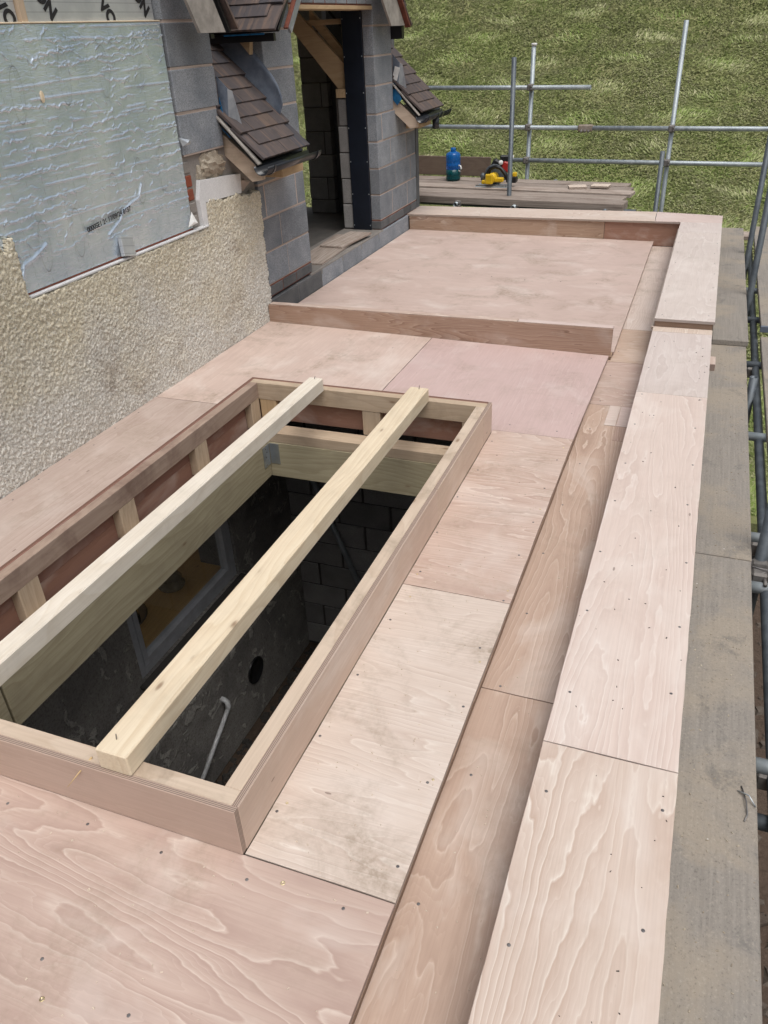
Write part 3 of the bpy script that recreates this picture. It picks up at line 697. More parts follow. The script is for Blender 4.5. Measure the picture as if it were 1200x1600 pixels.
lump('broken_render', (XB-.02, 4.53, 1.11), (.045, .17, .085), M['rubble_stone'], house, 3, 14)
lump('broken_render', (XB-.02, 4.40, 1.08), (.035, .07, .06), M['rubble_stone'], house, 5, 8)
lump('broken_render', (XB-.02, 4.86, .95), (.03, .12, .05), M['mortar'], house, 8, 8)
lump('broken_render', (XB-.03, 2.70, 1.05), (.03, .07, .04), M['rubble_stone'], house, 9, 8)

# block piers of the dormers: one wall part per pier with each block its child
def pier(y_rows, xf, name, mort, mat, depth=.102):
    """y_rows: list of (z0,z1,[(y0,y1),...])"""
    ylo = min(a for r in y_rows for a, b in r[2]); zlo = y_rows[0][0]; zhi = y_rows[-1][1]
    first = None
    for r in y_rows:
        a = min(q[0] for q in r[2]); b = max(q[1] for q in r[2])
        core = board(name if first is None else 'mortar_bed', (xf-depth+.004, a+.010, r[0]-.0001), (xf-.0035, b-.010, r[1]+.0001), mort, house if first is None else first, e=.001)
        if first is None: first = core
    for r in y_rows:
        for a, b in r[2]:
            jx = random.uniform(-.0025, .0025)
            board('concrete_block', (xf-depth+.006, a+.0055, r[0]+.007), (xf+jx, b-.0055, r[1]-.006), mat, first, grain='y', thin='x', e=.004)
    return first
def courses(z0, n, spans, h=.225): return [(z0+i*h, z0+(i+1)*h, spans(i)) for i in range(n)]
XP = XW-.012
pier(courses(1.197, 6, lambda i: [(4.222, 4.682)], .2225), XP, 'dormer_pier', M['mortar'], M['block'])
Z0 = .235
def p1(i):
    if i < 4: return [(5.03, 5.30), (5.30, 5.745)] if i % 2 else ([(5.03, 5.115), (5.115, 5.60), (5.60, 5.745)] if i == 2 else [(5.03, 5.36), (5.36, 5.745)])
    return [(5.30, 5.745)]
pier(courses(Z0, 10, p1), XP, 'dormer_pier', M['mortar'], M['block'])
def p2(i):
    if i < 4: return [(7.288, 7.42), (7.42, 7.86), (7.86, 8.345)] if i == 3 else ([(7.288, 7.73), (7.73, 8.17), (8.17, 8.345)] if i % 2 else [(7.288, 7.62), (7.62, 8.06), (8.06, 8.345)])
    return [(7.288, 7.735)]
pier(courses(Z0, 10, p2), XP, 'dormer_pier', M['mortar'], M['block'])
# brick coursing under the piers and low plinth course at deck level
for (a, b) in ((5.03, 5.745), (7.288, 8.345)):
    board('plinth_mortar', (XP-.095, a+.009, .148), (XP-.004, b-.009, Z0), M['terracotta'], house, e=.003)
    y = a+.003
    k = 0
    while y < b-.1:
        w = random.choice((.20, .215)); w = w if b-(y+w) > .11 else b-.004-y; board('brick', (XP-.10, y, .155), (XP+.001, y+w, .226), M['block_dark'], house, e=.004); y += w+.011; k += 1
board('plinth_mortar', (XW-.11, 5.03, -.02), (XW-.008, 8.04, .134), M['mortar_grey'], house, e=.003)
for k in range(7):
    a = 5.035+k*.432; b = min(a+.424, 8.038)
    board('concrete_block', (XW-.10, a, -.01), (XW-.002, b, .138+random.uniform(-.004, .004)), M['block_dark'] if k < 2 else M['block'], house, grain='y', thin='x', e=.006)
board('door_sill', (-3.26, 5.70, .09), (XW-.003, 7.32, .1475), M['mortar_grey'], house, e=.006)
# inner leaf, strip and head of the opening
board('damp_proof_strip', (-3.14, 7.2695, .15), (-2.957, 7.2865, 1.935), M['dpc'], house, thin='y')
for i in range(7):
    for x in (-2.966, -3.13):
        lathe('strip_screw', [(.005, 0), (.005, .002), (.001, .003)], M['zinc'], house, Matrix.Translation((x, 7.269, .19+i*.28)) @ Matrix.Rotation(math.pi/2, 4, 'X'), 8)
il = board('inner_leaf', (-3.25, 7.30, .10), (-3.145, 7.52, 1.30), M['mortar_dark'], house)
for k in range(5):
    a = .155+k*.223; board('concrete_block', (-3.225-random.uniform(0, .02), 7.282, a+.004), (-3.143, 7.50, a+.218), M['block_pit'], il, e=.005)
board('wall_timber', (-3.235, 7.275, 1.275), (-3.14, 7.50, 1.345), M['pine_orange'], house)
board('cavity_closer', (-3.14, 7.288, .14), (-2.964, 7.42, 1.95), M['black'], house)
# lintel course with brick-red joints
lt = board('lintel', (XP-.20, 5.70, 1.952), (XP-.006, 7.34, 2.30), M['terracotta'], house)
for k in range(8):
    a = 5.74+k*.205; board('lintel_block', (XP-.09, a+.012, 1.962), (XP+.001, a+.195, 2.29), M['block'], lt, e=.004)
board('lintel_strip', (-3.05, 5.74, 1.925), (XP+.004, 7.29, 1.951), M['pine_orange'], house, grain='y')
# timbers seen inside the head of the opening
prism('rafter', [(-3.612, 1.975), (-3.622, 1.80), (-3.225, 1.347), (-3.12, 1.347), (-3.12, 1.505)], 'y', 7.31, 7.355, M['pine_orange'], house)
prism('rafter', [(-3.50, 1.97), (-3.50, 1.87), (-3.16, 1.50), (-3.16, 1.60)], 'y', 7.41, 7.455, M['pine_orange'], house)
board('stud', (-3.185, 7.37, 1.50), (-3.145, 7.405, 1.86), M['pine_rail'], house)
board('collar', (-3.55, 7.365, 1.835), (-3.187, 7.405, 1.875), M['pine_orange'], house)
# dark room behind
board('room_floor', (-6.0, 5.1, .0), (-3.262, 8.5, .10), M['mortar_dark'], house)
board('room_ceiling', (-6.0, 4.0, 2.32), (-2.97, 8.48, 2.36), M['room'], house)
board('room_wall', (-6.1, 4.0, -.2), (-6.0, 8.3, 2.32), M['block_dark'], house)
board('room_wall', (-6.0, 5.306, .0), (-2.97, 5.40, 2.30), M['block'], house)
board('room_wall', (-6.0, 4.59, 1.0), (-2.97, 4.676, 2.30), M['block'], house)
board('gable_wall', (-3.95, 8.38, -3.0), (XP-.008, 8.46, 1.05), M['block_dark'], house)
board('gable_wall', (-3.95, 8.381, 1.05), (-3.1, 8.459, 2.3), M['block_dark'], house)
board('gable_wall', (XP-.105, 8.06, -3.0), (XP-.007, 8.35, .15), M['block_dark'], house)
pw = board('partition', (-4.02, 8.205, .1), (-3.74, 8.30, 2.30), M['mortar_dark'], house)
for k in range(9):
    z = .02+k*.222
    if z < .1: z0 = .1
    else: z0 = z
    cuts = [(-4.03, -3.82), (-3.81, -3.735)] if k % 2 else [(-4.03, -3.735)]
    for a, b in cuts: board('concrete_block', (a+random.uniform(0, .012), 8.198, z0+.006), (b, 8.29, z+.216), M['block_pit'], pw, e=.006)
board('partition', (-3.62, 8.20, .1), (-3.24, 8.29, 1.25), M['block_dark'], house)
# wall below the deck, with the kitchen window
lw = board('lower_wall', (XB-.30, .3, -3.0), (XW, 2.84, -.045), M['pitwall'], house)
board('lower_wall', (XB-.30, 4.045, -3.0), (XW-.001, 5.0, -.045), M['pitwall'], house)
board('lower_wall', (XB-.30, 2.841, -3.0), (XW-.0005, 4.044, -1.645), M['pitwall'], house)
board('lower_wall', (XB-.30, 2.841, -.55), (XW-.0005, 4.044, -.045), M['pitwall'], house)
prism('plinth', [(XW-.01, -3.0), (XW+.035, -3.0), (XW+.04, -2.14), (XW+.028, -2.10), (XW-.01, -2.075)], 'y', .3, 4.893, M['pitwall'], house)
win = board('window', (XW-.085, 2.845, -1.64), (XW-.02, 2.905, -.56), M['upvc'], house)
board('frame', (XW-.085, 3.975, -1.64), (XW-.02, 4.04, -.56), M['upvc'], win)
board('frame', (XW-.085, 2.906, -1.64), (XW-.02, 3.974, -1.575), M['upvc'], win)
board('frame', (XW-.085, 2.906, -.62), (XW-.02, 3.974, -.56), M['upvc'], win)
board('sash', (XW-.075, 2.9065, -1.574), (XW-.012, 2.945, -.621), M['upvc'], win)
board('sash', (XW-.075, 3.935, -1.574), (XW-.012, 3.9735, -.621), M['upvc'], win)
board('sash', (XW-.075, 2.946, -1.574), (XW-.012, 3.934, -1.53), M['upvc'], win)
board('sash', (XW-.075, 2.946, -.66), (XW-.012, 3.934, -.622), M['upvc'], win)
board('pane', (XW-.05, 2.9455, -1.5305), (XW-.046, 3.9345, -.6595), M['glass'], win, e=.0005)
board('window_sill', (XW-.05, 2.80, -1.672), (XW+.05, 4.07, -1.648), M['mortar_dark'], house)
# kitchen behind the glass
board('room_wall', (-5.0, 1.9, -3.0), (-4.95, 5.2, -2.3), M['room'], house)  # back wall split by an unseen opening added to bring in daylight
board('room_wall', (-5.0, 1.9, -.34), (-4.95, 5.2, -.05), M['room'], house)
board('room_wall', (-4.95, 1.9, -3.0), (-3.19, 1.95, -.05), M['room'], house)
board('room_wall', (-4.95, 5.15, -3.0), (-3.19, 5.2, -.05), M['room'], house)
board('room_ceiling', (-4.95, 1.95, -.30), (-3.185, 5.15, -.25), M['room'], house)
board('room_wall', (-3.185, 1.96, -3.0), (-3.182, 2.83, -.3), M['room'], house)
wt = board('worktop', (-3.75, 2.0, -1.642), (-2.945, 5.1, -1.602), M['worktop'], house, grain='y')
jr = thing('storage_jar', (-3.12, 3.02, -1.602), 'round brown jar on the worktop just inside the kitchen window', 'jar')
lathe('body', [(.03, 0), (.055, .015), (.06, .05), (.05, .085), (.03, .095)], M['jar'], jr, Matrix.Translation((-3.12, 3.02, -1.602)))
lathe('lid', [(.034, 0), (.036, .012), (.012, .018), (.01, .03)], M['worktop'], jr, Matrix.Translation((-3.12, 3.02, -1.507)), 16)
orn = thing('glass_ornament', (-3.22, 3.72, -1.602), 'tiered pale glass ornament on the worktop inside the kitchen window', 'ornament')
lathe('tiers', [(.09, 0), (.10, .02), (.06, .06), (.085, .075), (.05, .13), (.065, .14), (.035, .2), (.045, .21), (.01, .29)], M['glassy'], orn, Matrix.Translation((-3.22, 3.72, -1.602)))
snk = thing('kitchen_sink', (-3.4, 3.25, -1.602), 'steel sink with a chrome tap behind the kitchen window', 'sink')
lathe('bowl', [(.20, .004), (.215, .006), (.20, .008), (.16, .0045), (.02, .0043)], M['chrome'], snk, Matrix.Translation((-3.38, 3.28, -1.602)))
sweep('tap', [(-3.2, 3.3, -1.60), (-3.2, 3.3, -1.42), (-3.22, 3.3, -1.37), (-3.27, 3.3, -1.35), (-3.32, 3.3, -1.37), (-3.335, 3.3, -1.42)], .012, M['chrome'], snk, 10)
# black disc painting the dark inside of the flue hole, waste pipe and prop in the well
vh = lathe('flue_hole_disc', [(.105, -.06), (.112, .012), (.104, .013), (.102, .003), (.01, .002)], M['black'], None, Matrix.Translation((XW+.04, 3.98, -2.53)) @ Matrix.Rotation(math.pi/2, 4, 'Y'))
tag(vh, 'black disc standing for the dark inside of a round flue hole in the wall below the rooflight', 'pipe')
wp = thing('waste_pipe', (XW+.06, 3.3, -2.6), 'pale grey waste pipe sloping along the wall below the rooflight', 'pipe')
sweep('stub', [(XW-.05, 3.50, -2.40), (XW+.06, 3.50, -2.40), (XW+.085, 3.50, -2.415), (XW+.09, 3.49, -2.45), (XW+.09, 3.47, -2.49)], .021, M['pipe'], wp, 12)
sweep('pipe', [(XW+.09, 3.475, -2.47), (XW+.09, 3.02, -2.76)], .0165, M['pipe'], wp, 14)
tp = tube('prop_tube', (-2.70, 4.85, -.9), (-1.97, 4.85, -2.98), .024, M['galv']); tag(tp, 'grey steel tube propped diagonally against the inner block wall', 'prop')
# rubble on the floor of the well
def scatter(name, n, box, size, mat, label, cat, zf):
    V = []; F = []
    for i in range(n):
        cx, cy = random.uniform(box[0], box[1]), random.uniform(box[2], box[3]); sx = random.uniform(*size)*random.random()**.5+.004
        b = len(V); a = random.uniform(0, 3.14); ca, sa = math.cos(a), math.sin(a); fl = random.uniform(.3, .8)
        for (x, y, z) in ((-1, -1, 0), (1, -.8, 0), (1.1, 1, 0), (-.9, 1.1, 0), (-.6, -.7, 1), (.7, -.6, 1.1), (.6, .7, .9), (-.6, .6, 1)):
            x *= sx*random.uniform(.7, 1.2); y *= sx*random.uniform(.7, 1.2); V.append((cx+x*ca-y*sa, cy+x*sa+y*ca, zf+z*sx*fl))
        F += [tuple(b+k for k in q) for q in ((4, 5, 6, 7), (0, 1, 5, 4), (1, 2, 6, 5), (2, 3, 7, 6), (3, 0, 4, 7))]
    return tag(mob(name, meshdata(name, V, F), mat), label, cat, kind='stuff')
scatter('well_gravel', 2600, (-2.8, -.9, 2.2, 4.88), (.01, .04), M['rubble_dark'], 'dark gravel and rubble on the floor of the well', 'gravel', -3.02)
scatter('rubble', 420, (.2, 1.4, .3, 7.5), (.012, .06), M['rubble_brown'], 'broken masonry rubble on the earth beneath the scaffold', 'rubble', -3.02)

# ------------------------------------------------------------------ insulation boards in the window opening
ib = thing('insulation_board', (XW-.02, 3.4, .82), 'large crinkled silver foil insulation board closing the dormer window opening', 'insulation board')
def foil_mesh():
    d = .0028; ya = np.arange(2.60, 4.2121, d); za = np.arange(.8075, 1.8651, d); Yg, Zg = np.meshgrid(ya, za)
    H = np.zeros_like(Yg)
    def jag(r, sp, a): k = np.arange(2.5, 4.4, sp); return np.interp(ya, k, r.uniform(-a, a, len(k)))[None, :]
    for i in range(38):
        r = np.random.default_rng(100+i); z0 = .90+.95*((i+.5)/38)+r.uniform(-.012, .012); straight = r.random() < .28
        lz = z0+.03*(ya[None, :]-3.3)*r.uniform(-.2, 1.3)+(jag(r, .3, .004)+jag(r, .03, .0008) if straight else jag(r, .16, .010)+jag(r, .022, .0075)+jag(r, .009, .003))
        on = np.clip(jag(r, .15, 1.5)+jag(r, .04, .9)+(.7 if straight else .35), 0, 1)
        amp = on*r.uniform(.5, 1)*.0060
        H += amp*np.exp(-np.abs((Zg-lz)/.0031)**1.6)-.3*amp*np.exp(-((Zg-lz+.022)/.012)**2)
    for i in range(240):
        r = np.random.default_rng(500+i); cy, cz = r.uniform(2.6, 4.2), r.uniform(.95, 1.85); a = r.normal(.1, .6); L = r.uniform(.008, .03)
        iy = (ya > cy-.1) & (ya < cy+.1); iz = (za > cz-.1) & (za < cz+.1); S = np.ix_(iz, iy)
        u = (Yg[S]-cy)*math.cos(a)+(Zg[S]-cz)*math.sin(a); v = -(Yg[S]-cy)*math.sin(a)+(Zg[S]-cz)*math.cos(a)+.003*np.sin(u*150)
        H[S] += .0045*np.exp(-(u/L)**2)*np.exp(-np.abs(v/.0034)**1.6)
    for pts in (((2.80, .875), (2.83, .93), (2.90, .945), (3.0, .985)), ((3.45, .93), (3.56, .98), (3.60, 1.02), (3.68, 1.045), (3.75, 1.06), (3.79, 1.12))):
        for (a, b) in zip(pts[:-1], pts[1:]):
            t = np.clip(((Yg-a[0])*(b[0]-a[0])+(Zg-a[1])*(b[1]-a[1]))/((b[0]-a[0])**2+(b[1]-a[1])**2), 0, 1)
            H = np.maximum(H, .0080*np.exp(-(np.hypot(Yg-a[0]-t*(b[0]-a[0]), Zg-a[1]-t*(b[1]-a[1]))/.0065)**1.6))
    H += .0015*np.sin(3*Yg+7*Zg)+.0006*np.sin(31*Zg+5*np.sin(4*Yg))
    X = XW-.022+H
    h, w = Yg.shape; I = np.arange(h*w).reshape(h, w); Q = np.stack([I[:-1, :-1], I[:-1, 1:], I[1:, 1:], I[1:, :-1]], -1).reshape(-1, 4)
    return npmesh('foil', np.stack([X, Yg, Zg], -1).reshape(-1, 3), Q)
mob('foil_face', foil_mesh(), M['foil'], ib)
board('foam_core', (XW-.10, 2.05, .808), (XW-.026, 4.2115, 1.8645), M['pine_rail'], ib)
mob('foil_tear', meshdata('tear', [(XW-.015, 4.205, 1.30), (XW+.02, 4.26, 1.285), (XW+.012, 4.275, 1.262), (XW-.005, 4.215, 1.255), (XW+.018, 4.24, 1.27)], [(0, 4, 1), (0, 3, 4), (3, 2, 4), (4, 2, 1)]), M['zinc'], ib)
mob('foil_tear', meshdata('tear', [(XW-.012, 4.15, .822), (XW-.012, 4.206, .90), (XW+.01, 4.222, .835), (XW+.004, 4.19, .845)], [(0, 3, 1), (0, 2, 3), (3, 2, 1)]), M['white'], ib)
mob('tape_scrap', cbox_me(.0008, .03, .028, .0003, M['pine_rail']), M['pine_rail'], ib, Matrix.Translation((XW-.012, 2.80, 1.335)))
lump('foam_dent', (XW-.018, 3.20, 1.585), (.004, .012, .024), M['pine'], ib, 21, 6)
def text(body, y, z, x, size, rot, mat, parent, name='printing', shear=0, bold=0):
    cu_ = bpy.data.curves.new(name, 'FONT'); cu_.body = body; cu_.size = size; cu_.align_x = 'CENTER'; cu_.align_y = 'CENTER'; cu_.extrude = .0004; cu_.offset = bold; cu_.shear = shear
    to = bpy.data.objects.new(name, cu_); col.objects.link(to)
    dg = bpy.context.evaluated_depsgraph_get(); me = bpy.data.meshes.new_from_object(to.evaluated_get(dg)); bpy.data.objects.remove(to)
    me.materials.clear(); me.materials.append(mat)
    R = Matrix(((0, 0, 1, x), (1, 0, 0, y), (0, 1, 0, z), (0, 0, 0, 1))) @ Matrix.Rotation(rot, 4, 'Z')
    return mob(name, me, mat, parent, R)
text('0000SE1 26 17/09/24 0637', 3.47, 1.005, XW-.0125, .034, .10, M['ink'], ib, bold=.0008)
def oval(y, z, a, b, rot):
    V = []; F = []; n = 40
    for i in range(n):
        t = 2*math.pi*i/n
        for s_ in (1.0, .965):
            u, v = a*s_*math.cos(t), b*s_*math.sin(t); V.append((XW-.0135, y+u*math.cos(rot)-v*math.sin(rot), z+u*math.sin(rot)+v*math.cos(rot)))
    for i in range(n):
        j = (i+1) % n; F.append((2*i, 2*j, 2*j+1, 2*i+1))
    mob('printed_oval', meshdata('oval', V, F), M['ink_faint'], ib)
for i, (y, z) in enumerate([(2.98, .98), (3.22, .99), (3.55, 1.10), (3.78, 1.14), (4.0, 1.17), (3.05, 1.60), (3.37, 1.65), (3.66, 1.66), (3.95, 1.68)]): oval(y, z, .038, .115, -.12)
ub = thing('insulation_board', (XW-.08, 3.4, 1.87), 'pale foil insulation boards with black lettering between studs above the large board', 'insulation board')
for a, b in ((2.05, 3.205), (3.25, 4.215)): board('foil_panel', (XW-.12, a, 1.80), (XW-.055, b, 2.40), M['foil_pale'], ub)
board('stud', (XW-.12, 3.208, 1.80), (XW-.035, 3.247, 2.40), M['pine_rail'], ub, grain='z')
board('edge_strip', (XW-.10, 2.05, 1.8655), (XW-.02, 4.215, 1.872), M['pine'], ub)
for b_, y, z in (('VO', 3.14, 1.905), ('ON', 3.40, 1.945), ('VO', 3.83, 1.905), ('ON', 4.12, 1.955)): text(b_, y, z, XW-.0535, .088, -.9, M['ink'], ub, bold=.004)
of = board('insulation_offcut', (XW-.016, 3.50, .80), (XW+.006, 3.60, .90), M['foil_pale'], None, rot=Matrix.Rotation(math.radians(-12), 3, 'X') @ Matrix.Rotation(math.radians(-10), 3, 'Y'))
tag(of, 'small grey insulation offcut leaning on the sill against the foil board', 'offcut')

# ------------------------------------------------------------------ roofs of the house
def tile_me():
    V = []; nx_ = 5; w, L, th = .0818, .265, .015
    for iy in range(2):
        for side in (0, 1):
            for ix in range(nx_):
                u = -1+2*ix/(nx_-1); V.append((u*w, iy*L, (th if side == 0 else 0)-.0012*u*u))
    n = nx_; F = []
    for i in range(n-1):
        F.append((i, i+1, 2*n+i+1, 2*n+i)); F.append((n+i, 3*n+i, 3*n+i+1, n+i+1)); F.append((n+i, n+i+1, i+1, i)); F.append((2*n+i, 2*n+i+1, 3*n+i+1, 3*n+i))
    F.append((0, 2*n, 3*n, n)); F.append((n-1, 2*n-1, 4*n-1, 3*n-1))
    return meshdata('roof_tile', V, F)
TILE = tile_me(); TILE.materials.append(M['tile'])
def tiled(parent, o, along, up, rows, cols, start=0.0, wtrim=None):
    """o: eave corner, along: unit vector along the eave, up: unit vector up the slope"""
    A, U = Vector(along).normalized(), Vector(up).normalized(); N = A.cross(U).normalized()
    if N.z < 0: N = -N
    for r in range(rows):
        for c in range(-1, cols+1):
            s_ = (c+.5+(.5 if r % 2 else 0))*.165
            if s_ < .02 or s_ > cols*.165-.02: continue
            P = Vector(o)+A*(s_+random.uniform(-.001, .001))+U*(r*.1+random.uniform(-.0012, .0012))+N*(.028+random.uniform(-.0004, .0008))
            tl = U*math.cos(.095)-N*math.sin(.095); X = A; Z = X.cross(tl)
            if Z.dot(N) < 0: X = -X; Z = X.cross(tl)
            Mx = Matrix(((X.x, tl.x, Z.x, P.x), (X.y, tl.y, Z.y, P.y), (X.z, tl.z, Z.z, P.z), (0, 0, 0, 1)))
            hw = min(.0815, s_-(-.002), cols*.165+.002-s_)
            if hw < .08: Mx = Mx @ Matrix.Diagonal((hw/.0815, 1, 1, 1))
            mob('roof_tile', TILE, None, parent, Mx)
PIT = math.radians(46.2); cP, sP = math.cos(PIT), math.sin(PIT)
def eaves(y0, y1, xe, ze, rows, raft_y, brk):
    L = rows*.1+.3
    a = Vector((xe-.02, 0, ze-.035)); b = a+Vector((-cP*L, 0, sP*L)); t_ = Vector((-sP*.02, 0, -cP*.02))
    rs = prism('roof_slope', [(a.x, a.z), (b.x, b.z), ((b+t_).x, (b+t_).z), ((a+t_).x, (a+t_).z)], 'y', y0+.01, y1-.01, M['black'], house)
    tiled(rs, (xe, y0, ze-.03), (0, 1, 0), (-cP, 0, sP), rows, int(round((y1-y0)/.165)))
    # rafter foot below
    prism('rafter_foot', [(-2.90, ze+.125), (-2.875, ze+.125), (-2.64, ze-.075), (-2.64, ze-.135), (-2.71, ze-.145), (-2.90, ze+.02)], 'y', raft_y, raft_y+.045, M['pine_old'], house)
    beam('undercloak', (xe-.005, y0+.005, ze-.035), (xe-.005-cP*.42, y0+.005, ze-.035+sP*.42), .04, .012, M['barge'], house, up=(sP, 0, cP))
    # half-round gutter
    V = []; F = []; n = 10; R1, R2 = .052, .048; gx, gz = xe+.018, ze-.045
    for yy in (y0-.03, y1+.09):
        for R in (R1, R2):
            for i in range(n+1):
                t = math.pi+math.pi*i/n; V.append((gx+R*math.cos(t), yy, gz+R*math.sin(t)))
    m = n+1
    for i in range(n):
        F.append((i, i+1, 2*m+i+1, 2*m+i)); F.append((m+i, 3*m+i, 3*m+i+1, m+i+1)); F.append((i, m+i, m+i+1, i+1)); F.append((2*m+i, 2*m+i+1, 3*m+i+1, 3*m+i))
    F.append((0, 2*m, 3*m, m)); F.append((n, m+n, 3*m+n, 2*m+n))
    gt = mob('gutter', meshdata('gutter', V, F, True), M['gutter'], house)
    for yy in brk:
        V = []; F = []
        for y_ in (yy-.009, yy+.009):
            for R in (.058, .0525):
                for i in range(m):
                    t = math.pi+math.pi*i/n; V.append((gx+R*math.cos(t), y_, gz+R*math.sin(t)))
        for i in range(n):
            F.append((i, i+1, 2*m+i+1, 2*m+i)); F.append((i, m+i, m+i+1, i+1)); F.append((2*m+i, 2*m+i+1, 3*m+i+1, 3*m+i))
        F.append((0, 2*m, 3*m, m)); F.append((n, m+n, 3*m+n, 2*m+n))
        mob('gutter_bracket', meshdata('bracket', V, F), M['gutter'], gt)
    return gt
eaves(4.645, 5.302, -2.605, 1.135, 9, 4.705, (4.70, 5.34))
gt2 = eaves(7.74, 8.445, -2.605, 1.118, 9, 7.76, (7.80, 8.10, 8.22, 8.36, 8.43, 8.50))
tube('gutter_outlet', (-2.587, 8.16, 1.03), (-2.587, 8.16, .93), .034, M['gutter'], gt2)
board('soffit_block', (-2.84, 5.10, .955), (-2.70, 5.42, 1.015), M['pine_orange'], house)
board('soffit_block', (-2.84, 8.0, .95), (-2.70, 8.36, 1.01), M['pine_orange'], house)
# lead flashing against the cheek of the door dormer, curled at its free end
def flash():
    top = [(-3.36, 1.99), (-3.22, 1.93), (-3.0, 1.765), (-2.92, 1.69), (-2.852, 1.615), (-2.79, 1.545), (-2.752, 1.485), (-2.735, 1.43), (-2.733, 1.38)]
    bot = [(-3.36, 1.80), (-3.22, 1.72), (-3.10, 1.60), (-3.02, 1.52), (-2.95, 1.445), (-2.89, 1.385), (-2.84, 1.34), (-2.80, 1.315), (-2.765, 1.31)]
    V = []; F = []; K = 7
    for (a, b) in zip(top, bot):
        for k in range(K):
            f = k/(K-1); x = a[0]*(1-f)+b[0]*f; z = a[1]*(1-f)+b[1]*f; d = max(0, x+2.85)
            V.append((x, 5.286-.003*math.sin(13*x+9*f)-1.6*d*d-.002*random.random()-.010*f, z))
    for i in range(len(top)-1):
        for k in range(K-1): F.append((i*K+k, i*K+k+1, (i+1)*K+k+1, (i+1)*K+k))
    o = mob('lead_flashing', meshdata('lead', V, F, True), M['lead'], house)
    so = o.modifiers.new('thick', 'SOLIDIFY'); so.thickness = .004
flash()
def lead_fold(y, sx):
    V = [(-2.87, y, 1.585), (-2.87, y-.005, 1.34), (-2.80, y-.004, 1.515), (-2.815, y-.012, 1.335), (-2.782, y+.02, 1.50), (-2.785, y+.03, 1.29), (-2.755, y+.04, 1.31)]
    me = meshdata('lead', V, [(0, 1, 3, 2)], False); mob('lead_flashing', me, M['lead'], house).modifiers.new('t', 'SOLIDIFY').thickness = .003
    me = meshdata('lead', V, [(2, 3, 5, 4), (4, 5, 6)], False); mob('lead_flashing', me, M['lead_edge'], house).modifiers.new('t', 'SOLIDIFY').thickness = .003
lead_fold(4.70, 1); lead_fold(7.77, 1)
mob('membrane', meshdata('film', [(-2.86, 4.69, 1.47), (-2.83, 4.67, 1.36), (-2.79, 4.67, 1.27), (-2.82, 4.685, 1.245), (-2.885, 4.69, 1.31)], [(0, 1, 4), (1, 3, 4), (1, 2, 3)]), M['blue_film'], house).modifiers.new('t', 'SOLIDIFY').thickness = .002
mob('membrane', meshdata('film', [(-2.86, 7.755, 1.36), (-2.82, 7.745, 1.30), (-2.78, 7.74, 1.22), (-2.83, 7.75, 1.17), (-2.875, 7.755, 1.22)], [(0, 1, 4), (1, 3, 4), (1, 2, 3)]), M['blue_film'], house).modifiers.new('t', 'SOLIDIFY').thickness = .002
mob('maker_tag', cbox_me(.025, .0008, .055, .0003, M['white']), M['white'], house, Matrix.Translation((-2.835, 7.755, 1.43)) @ Matrix.Rotation(.3, 4, 'Y'))
# door dormer roof: left slope eave, verge and right barge board
P45 = math.radians(45)
ds = beam('roof_slope', (-3.05, 5.20, 1.80), (-3.05, 5.75, 2.35), .75, .02, M['black'], house, up=(0, -1, 1))
tiled(ds, (-2.665, 5.155, 1.782), (-1, 0, 0), (0, math.cos(P45), math.sin(P45)), 6, 4)
board('eave_fascia', (-3.40, 5.17, 1.745), (-2.70, 5.20, 1.79), M['black'], house)
board('membrane', (-3.05, 5.155, 1.782), (-2.76, 5.168, 1.792), M['blue_film'], house)
beam('verge_strip', (-2.69, 5.375, 1.80), (-2.69, 5.93, 2.36), .02, .05, M['lead_edge'], house, up=(0, -1, 1))
beam('undercloak', (-2.675, 5.30, 1.81), (-2.675, 5.88, 2.39), .03, .012, M['terracotta'], house, up=(0, -1, 1))
prism('fascia_end', [(-2.925, 1.675), (-2.915, 1.745), (-2.93, 1.76), (-3.0, 1.76)], 'y', 5.24, 5.285, M['pine_orange'], house)
def barge(yl, yr, zb, yt_shift, x, name='barge_board'):
    H = .55
    prism(name, [(yl, zb), (yr, zb), (yr-yt_shift*H, zb+H), (yl-yt_shift*H, zb+H)], 'x', x-.018, x, M['barge'], house)
barge(7.315, 7.655, 1.80, 1.0, -2.70)
beam('undercloak', (-2.69, 7.70, 1.79), (-2.69, 7.15, 2.34), .05, .022, M['terracotta'], house, up=(0, 1, 1))
board('eave_fascia', (-3.3, 7.735, 1.70), (-2.76, 7.80, 1.80), M['black'], house)
rs2 = beam('roof_slope', (-2.95, 7.74, 1.80), (-2.95, 7.19, 2.35), .42, .02, M['black'], house, up=(0, 1, 1))
tiled(rs2, (-2.68, 7.77, 1.775), (-1, 0, 0), (0, -math.cos(P45), math.sin(P45)), 6, 3)
barge(4.36, 4.628, 1.803, .62, -2.72)
rs3 = beam('roof_slope', (-2.95, 4.72, 1.805), (-2.95, 4.40, 2.32), .42, .02, M['black'], house, up=(0, .85, .53))
tiled(rs3, (-2.71, 4.735, 1.80), (-1, 0, 0), (0, -.53, .85), 6, 3)
board('eave_fascia', (-3.2, 4.69, 1.775), (-2.86, 4.73, 1.80), M['black'], house)
off = board('sill_offcut', (-3.16, 5.95, .150), (-2.90, 6.95, .168), M['scaff_back'], None, grain='y', rot=Matrix.Rotation(math.radians(3), 3, 'Z') @ Matrix.Rotation(math.radians(.6), 3, 'X'))
tag(off, 'dusty board offcut lying on the sill of the door opening', 'board')
off2 = board('sill_offcut', (-3.10, 6.45, .170), (-2.88, 7.02, .186), M['scaff_back'], None, grain='y', rot=Matrix.Rotation(math.radians(-5), 3, 'Z'))
tag(off2, 'shorter board offcut overlapping another on the door sill', 'board')

